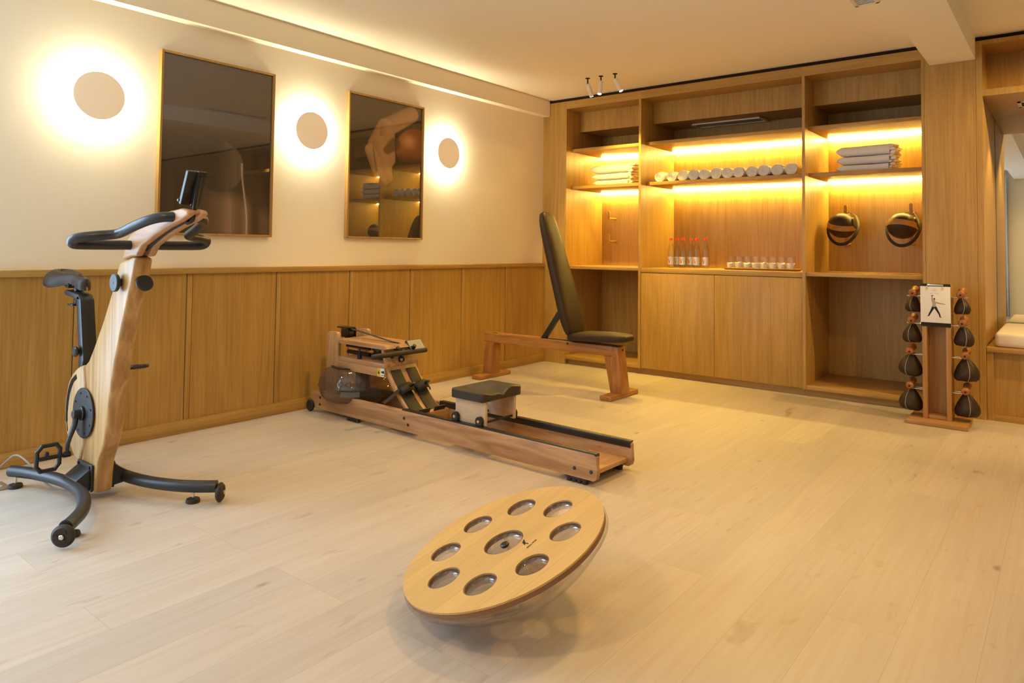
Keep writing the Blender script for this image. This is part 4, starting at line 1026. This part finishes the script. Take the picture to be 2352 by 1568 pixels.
# ------------------------------------------------------------------ things on the shelves
SH = 1.690
def towel_roll(x, label, seed, first):
    rnd = random.Random(seed); r0 = .0490 + rnd.uniform(-.0015, .0015); y0 = .135 + rnd.uniform(-.012, .012); ln = .30
    ph = rnd.uniform(0, 6.28); sq = rnd.uniform(.90, .97)
    mb = MB(); vs = []; fs = []; n = 48; rings = []
    rads = [0.0015] + [i / 16 for i in range(1, 15)]
    turns = 3.2
    for q in rads:
        rings.append([(r0 * q * math.cos(a) * (1 + .04 * math.sin(2 * a + ph)), y0 + .0042 * (1 + math.sin(2 * PI * turns * q * 1.4 - a + ph)) * (1 if q < .95 else .4) + (.006 * (1 - q)), r0 * q * math.sin(a) * sq) for a in [2 * PI * k / n for k in range(n)]])
    for (q, dy) in ((.955, .000), (.992, .007), (1.0, .018), (1.0, ln * .5), (1.0, ln - .012), (.95, ln), (.3, ln)):
        rings.append([(r0 * q * math.cos(a) * (1 + .02 * math.sin(2 * a + ph)) + .0, y0 + dy, r0 * q * math.sin(a) * sq * (1 if math.sin(a) > -.92 else .98)) for a in [2 * PI * k / n for k in range(n)]])
    for r in rings: vs += r
    for i in range(len(rings) - 1):
        for k in range(n): k2 = (k + 1) % n; fs.append([i * n + k, i * n + k2, (i + 1) * n + k2, (i + 1) * n + k])
    zc = SH + r0 * sq
    mb.add([(x + p[0], p[1], zc + p[2]) for p in vs], fs)
    # loose end of the sheet
    a0 = rnd.uniform(-.6, .9)
    mb.prism([(x + r0 * 1.0 * math.cos(a), zc + r0 * sq * math.sin(a)) for a in [a0 + .16 * k for k in range(9)]] + [(x + (r0 * 1.0 + .005 * min(1, (8 - k) / 3 + .15)) * math.cos(a), zc + (r0 * sq + .005 * min(1, (8 - k) / 3 + .15)) * math.sin(a)) for k, a in [(k, a0 + .16 * k) for k in range(8, -1, -1)]], 'y', y0 + .012, y0 + ln - .015)
    tag(obj('rolled_towel', mb, 'towel', origin=(x, y0 + ln / 2, SH), ang=60), label, 'towel', 'rolled towels on the middle shelf')
ordn = ['first', 'second', 'third', 'fourth', 'fifth', 'sixth', 'seventh', 'eighth', 'ninth', 'tenth', 'eleventh', 'twelfth']
RX = [1.181, 1.294, 1.398, 1.502, 1.602, 1.702, 1.800, 1.901, 2.005, 2.108, 2.213, 2.320]
for i, x in enumerate(RX):
    lab = {0: 'white rolled towel at the left end of the row on the middle shelf', 11: 'white rolled towel at the right end of the row on the middle shelf'}.get(i, f'{ordn[i]} white rolled towel from the left on the middle shelf')
    towel_roll(x, lab, i, i == 0)
def folded_towel(x0, x1, z, h, label, group, seed, slouch=0):
    """front face towards the room; the right-hand end shows the gathered folds"""
    rnd = random.Random(seed); y0, y1 = .20, .50
    mb = MB(); vs = []; fs = []; nx, na = 30, 28
    for i in range(nx + 1):
        u = i / nx; x = x0 + (x1 - x0) * u
        hh = h * (1 + .05 * math.sin(u * 5 + seed)); e = min(1, math.sqrt(max(0, u / .10))) if u < .10 else 1
        e = max(e, .25)
        for k in range(na):
            a = 2 * PI * k / na; ca, sa = math.cos(a), math.sin(a); p = .38
            yy = math.copysign(abs(ca) ** p, ca); zz = math.copysign(abs(sa) ** (p * 1.25), sa)
            y = (y0 + y1) / 2 + yy * (y1 - y0) / 2 * (.985 + .015 * e) + .004 * math.sin(u * 9 + seed); zc = z + h / 2
            vs.append((x, y, zc + zz * hh / 2 * e * (1 if zz > 0 else h / hh)))
    for i in range(nx):
        for k in range(na): k2 = (k + 1) % na; fs.append([i * na + k, i * na + k2, (i + 1) * na + k2, (i + 1) * na + k])
    fs.append(list(range(na))[::-1]); fs.append([nx * na + k for k in range(na)])
    mb.add(vs, fs)
    o = tag(obj('folded_towel', mb, 'towel', origin=((x0 + x1) / 2, (y0 + y1) / 2, z), ang=60), label, 'towel', group)
    fm = MB()
    for q in range(3):
        zq = z + h * (q + .5) / 3; pts = [(x1 + .010 + .012 * math.sin(t * 9 + seed * 2 + q * 2) + .006 * math.sin(t * 23 + q), y0 + .012 + (y1 - y0 - .03) * t, zq) for t in [j / 22 for j in range(23)]]
        fm.tube(pts, h / 6.2, 10, 2, flat=(1.0, 2.0))
    obj('fold_edges', fm, 'towel', o, ang=70)
LB = [(.452, .826, SH + .0015, .056), (.440, .828, SH + .059, .060), (.424, .842, SH + .120, .086)]
for i, (a, b_, z, h) in enumerate(LB):
    folded_towel(a, b_, z, h, f'white folded towel, {("bottom", "middle", "top")[i]} of the stack in the left bay', 'folded towels in the left bay', 3 + i)
RBT = [(2.640, 3.000, SH + .0015, .058), (2.642, 3.004, SH + .061, .062), (2.640, 3.006, SH + .125, .076)]
for i, (a, b_, z, h) in enumerate(RBT):
    folded_towel(a, b_, z, h, f'white folded towel, {("bottom", "middle", "top")[i]} of the stack in the right bay', 'folded towels in the right bay', 8 + i)
# wooden wall pegs
def peg(x, z, yf, label):
    t = thing('wall_peg', label, 'wall peg', (x, YS, z), None, 'wooden pegs in the shelving bays')
    obj('dowel', MB().cyl((x, YS, z), (x, yf, z), .0095, seg=20, bev=.001), 'oak_y', t)
    pts = [(x + .0125 * math.cos(a), z + .062 + .0125 * math.sin(a)) for a in [PI * k / 10 for k in range(11)]] + [(x - .0125, z - .012), (x + .0125, z - .012)]
    obj('upright_tab', MB().prism(pts, 'y', yf - .012, yf, .002), 'oak_z', t)
peg(.432, 1.396, .535, 'upper wooden peg on the left bay back panel')
peg(.432, 1.170, .535, 'lower wooden peg on the left bay back panel')
BX = (2.618, 3.045); BZ = (1.296, 1.288); PX = (2.622, 3.088)
for i, sd_ in enumerate(('left', 'right')):
    peg(PX[i], 1.392, .565, f'wooden peg holding the strap of the {sd_} ball in the right bay')
    peg(PX[i] + (0 if i else .006), 1.150, .565, f'wooden peg just below the {sd_} ball in the right bay')
# strapped balls
def strap_ball(i, tiltx, tilty, label):
    c = Vector((BX[i], .452, BZ[i])); r = .105
    t = thing('strap_ball', label, 'exercise ball', (c.x, c.y, c.z - r), None, 'strapped balls hanging in the right bay')
    T = Matrix.Translation(c) @ Matrix.Rotation(tilty, 4, 'Y') @ Matrix.Rotation(tiltx, 4, 'X')
    obj('ball', MB().ball((0, 0, 0), r, r, r * .93, 48, T), 'leather', t, ang=80)
    bnd = [(r * 1.012 * math.cos(a), r * 1.012 * .98 * math.sin(a) + .010) for a in (-.16, -.08, 0, .08, .16)]
    prof_ = [(r * 1.03 * math.cos(a), r * math.sin(a)) for a in (-.20, -.12, 0, .12, .20)]
    obj('wooden_band', MB().lathe([(prof_[0][0] - .012, prof_[0][1])] + prof_ + [(prof_[-1][0] - .012, prof_[-1][1])], T, 64, cap=False), wood('band_oak%d' % i, (.50, .27, .09), (.36, .17, .05), 'x', fine=40, figure=.3, along=6), t, ang=50)
    obj('end_cap', MB().lathe([(.05, r * .78), (.044, r * .98), (.02, r * 1.02), (0, r * 1.02)], T @ Matrix.Rotation(PI / 2 - .35, 4, 'Y'), 32, cap=False), 'leather', t)
    px, pz = PX[i], 1.402
    sp = [(px, .60, pz + .003), (c.x + .075, .575, c.z + .085), (c.x + .113, .50, c.z + .01), (c.x + .100, .44, c.z - .075), (c.x + .045, .42, c.z - .138), (c.x - .025, .42, c.z - .146), (c.x - .085, .43, c.z - .095), (c.x - .112, .48, c.z - .01), (c.x - .085, .55, c.z + .070)]
    st_ = MB(); st_.tube(sp, .011, 10, 8, closed=True, flat=(.28, 1.2))
    obj('carry_strap', st_, 'rubber', t, ang=80)
strap_ball(0, R_(14), R_(9), 'black ball with a wooden band hanging at the left of the right bay')
strap_ball(1, R_(-16), R_(6), 'black ball with a wooden band hanging beside the oak column')
# glass water bottles
CT = .928
def bottle(x, y, label, first=False):
    t = thing('water_bottle', label, 'bottle', (x, y, CT), None, 'glass water bottles on the countertop')
    T = Matrix.Translation((x, y, CT))
    obj('glass_body', MB().lathe([(0, .004), (.026, .002), (.0325, .006), (.0335, .014), (.0325, .022), (.0335, .028), (.0335, .118), (.031, .150), (.025, .188), (.0185, .218), (.0155, .226), (.0165, .230), (.0140, .234), (.0135, .252)], T, 40, cap=False), 'bottle', t, ang=50)
    obj('water', MB().lathe([(0, .008), (.0305, .010), (.0312, .118), (.0288, .150), (.0230, .188), (.0170, .214), (0, .214)], T, 32, cap=False), 'water', t)
    obj('screw_cap', MB().lathe([(.0, .2665), (.0135, .2665), (.0152, .264), (.0155, .246), (.0, .246)], T, 28, cap=False), 'red', t)
    an = math.atan2(-5.5 - y, 4.0 - x)
    lb = [(.0339 * math.cos(an + R_(d)), .0339 * math.sin(an + R_(d))) for d in range(-62, 36, 7)]
    li = [(.0336 * math.cos(an + R_(d)), .0336 * math.sin(an + R_(d))) for d in range(35, -63, -7)]
    l_ = obj('label', MB().prism(lb + li, 'z', .030, .100, 0, 1, T), 'label', t)
    vm = MB()
    def P(d, z): return T @ Vector((.0344 * math.cos(an + R_(d)), .0344 * math.sin(an + R_(d)), z))
    for (d0, d1, w) in ((-48, -28, 12), (-10, -28, 6)):
        ss = [k / 4 for k in range(5)]
        k0 = len(vm.v)
        for q in ss:
            dd = d0 + (d1 - d0) * q; z = .086 - .044 * q; vm.v += [P(dd - w / 2, z), P(dd + w / 2, z)]
        for k in range(4): vm.f.append([k0 + 2 * k, k0 + 2 * k + 1, k0 + 2 * k + 3, k0 + 2 * k + 2])
    obj('printed_v', vm, 'redp', l_)
BT = [(1.236, .265), (1.262, .335), (1.350, .265), (1.392, .335), (1.480, .265), (1.546, .300)]
BL = ['red-capped glass water bottle at the left end of the row', 'red-capped glass water bottle behind and between the two leftmost ones', 'third red-capped glass water bottle from the left', 'red-capped glass water bottle fourth from the left, set back', 'red-capped glass water bottle second from the right end', 'red-capped glass water bottle at the right end nearest the glasses']
for (x, y), lb in zip(BT, BL): bottle(x, y, lb)
# tray of tumblers
tr = thing('serving_tray', 'shallow wooden serving tray holding the tumblers', 'tray', (2.045, .27, CT))
def rrect(cx, cy, hx, hy, r, n=6):
    out = []
    for (sx, sy, a0) in ((1, 1, 0), (-1, 1, PI / 2), (-1, -1, PI), (1, -1, 3 * PI / 2)):
        for k in range(n + 1): a = a0 + PI / 2 * k / n; out.append((cx + sx * (hx - r) + r * math.cos(a), cy + sy * (hy - r) + r * math.sin(a)))
    return out
obj('base', MB().prism(rrect(2.045, .27, .288, .095, .03), 'z', CT, CT + .006), 'oak_x', tr)
rim_o = rrect(2.045, .27, .300, .107, .04); rim_i = rrect(2.045, .27, .290, .097, .032)
rm = MB(); nr = len(rim_o)
vs = [(x, y, CT + .002) for x, y in rrect(2.045, .27, .288, .095, .03)] + [(x, y, CT + .016) for x, y in rim_o] + [(x, y, CT + .016) for x, y in rim_i] + [(x, y, CT + .006) for x, y in rrect(2.045, .27, .280, .087, .026)]
rm.add(vs, [[i * nr + k, i * nr + (k + 1) % nr, (i + 1) * nr + (k + 1) % nr, (i + 1) * nr + k] for i in range(3) for k in range(nr)])
obj('rim', rm, 'oak_x', tr)
gl = 0
for row, y in enumerate((.225, .305)):
    for k in range(7 if row else 8):
        x = 1.800 + k * .0705 + (.0352 if row else 0); T = Matrix.Translation((x, y, CT + .0062))
        place = 'front row' if row == 0 else 'back row'
        lab = f'{ordn[k]} clear tumbler from the left in the {place} on the tray'
        t = thing('tumbler', lab, 'glass', (x, y, CT + .0062), None, 'clear tumblers on the serving tray')
        obj('glass_wall', MB().lathe([(0, .001), (.024, .001), (.029, .006), (.0325, .05), (.0315, .105), (.0305, .105), (.0313, .05), (.028, .012), (0, .011)], T, 32, cap=False), 'glass', t, ang=50)
        rnd = random.Random(row * 20 + k); w_ = .036; an = rnd.uniform(-.5, .5)
        obj('paper_wrap', MB().lathe([(0, .0125), (.0265, .0135), (.0295, .035 + rnd.uniform(-.006, .004)), (.0298, .052 + rnd.uniform(-.006, .006)), (.020, .050), (0, .047)], T, 20, cap=False, fn=lambda p, a, h: Vector((p.x * (1 + .03 * math.sin(5 * a + an * 9)), p.y * (1 + .03 * math.sin(5 * a + an * 9)), p.z + .004 * math.sin(3 * a + an * 7) * (h > .03)))), 'paper', t)
# balance board marks
def mpt(p): return (p[0], p[1], .0006)
bo_('arrow_mark', MB().add([mpt(p) for p in ((-.0574, -.0477), (-.0400, -.0577), (-.0600, -.0570), (-.0795, -.0520))], [[0, 1, 2], [0, 2, 3]]).add([mpt(p) for p in ((-.062, -.0545), (-.066, -.0530), (-.0800, -.0620), (-.0770, -.0645))], [[0, 1, 2, 3]]), 'ink')
text_mesh('board_print', 'eau-me', .0145, 'ink', bb, ROOT[bb.name] @ basis((-.0868, -.0705, .0006), (.0213, -.0336, 0), (.0336, .0213, 0)), .0001)
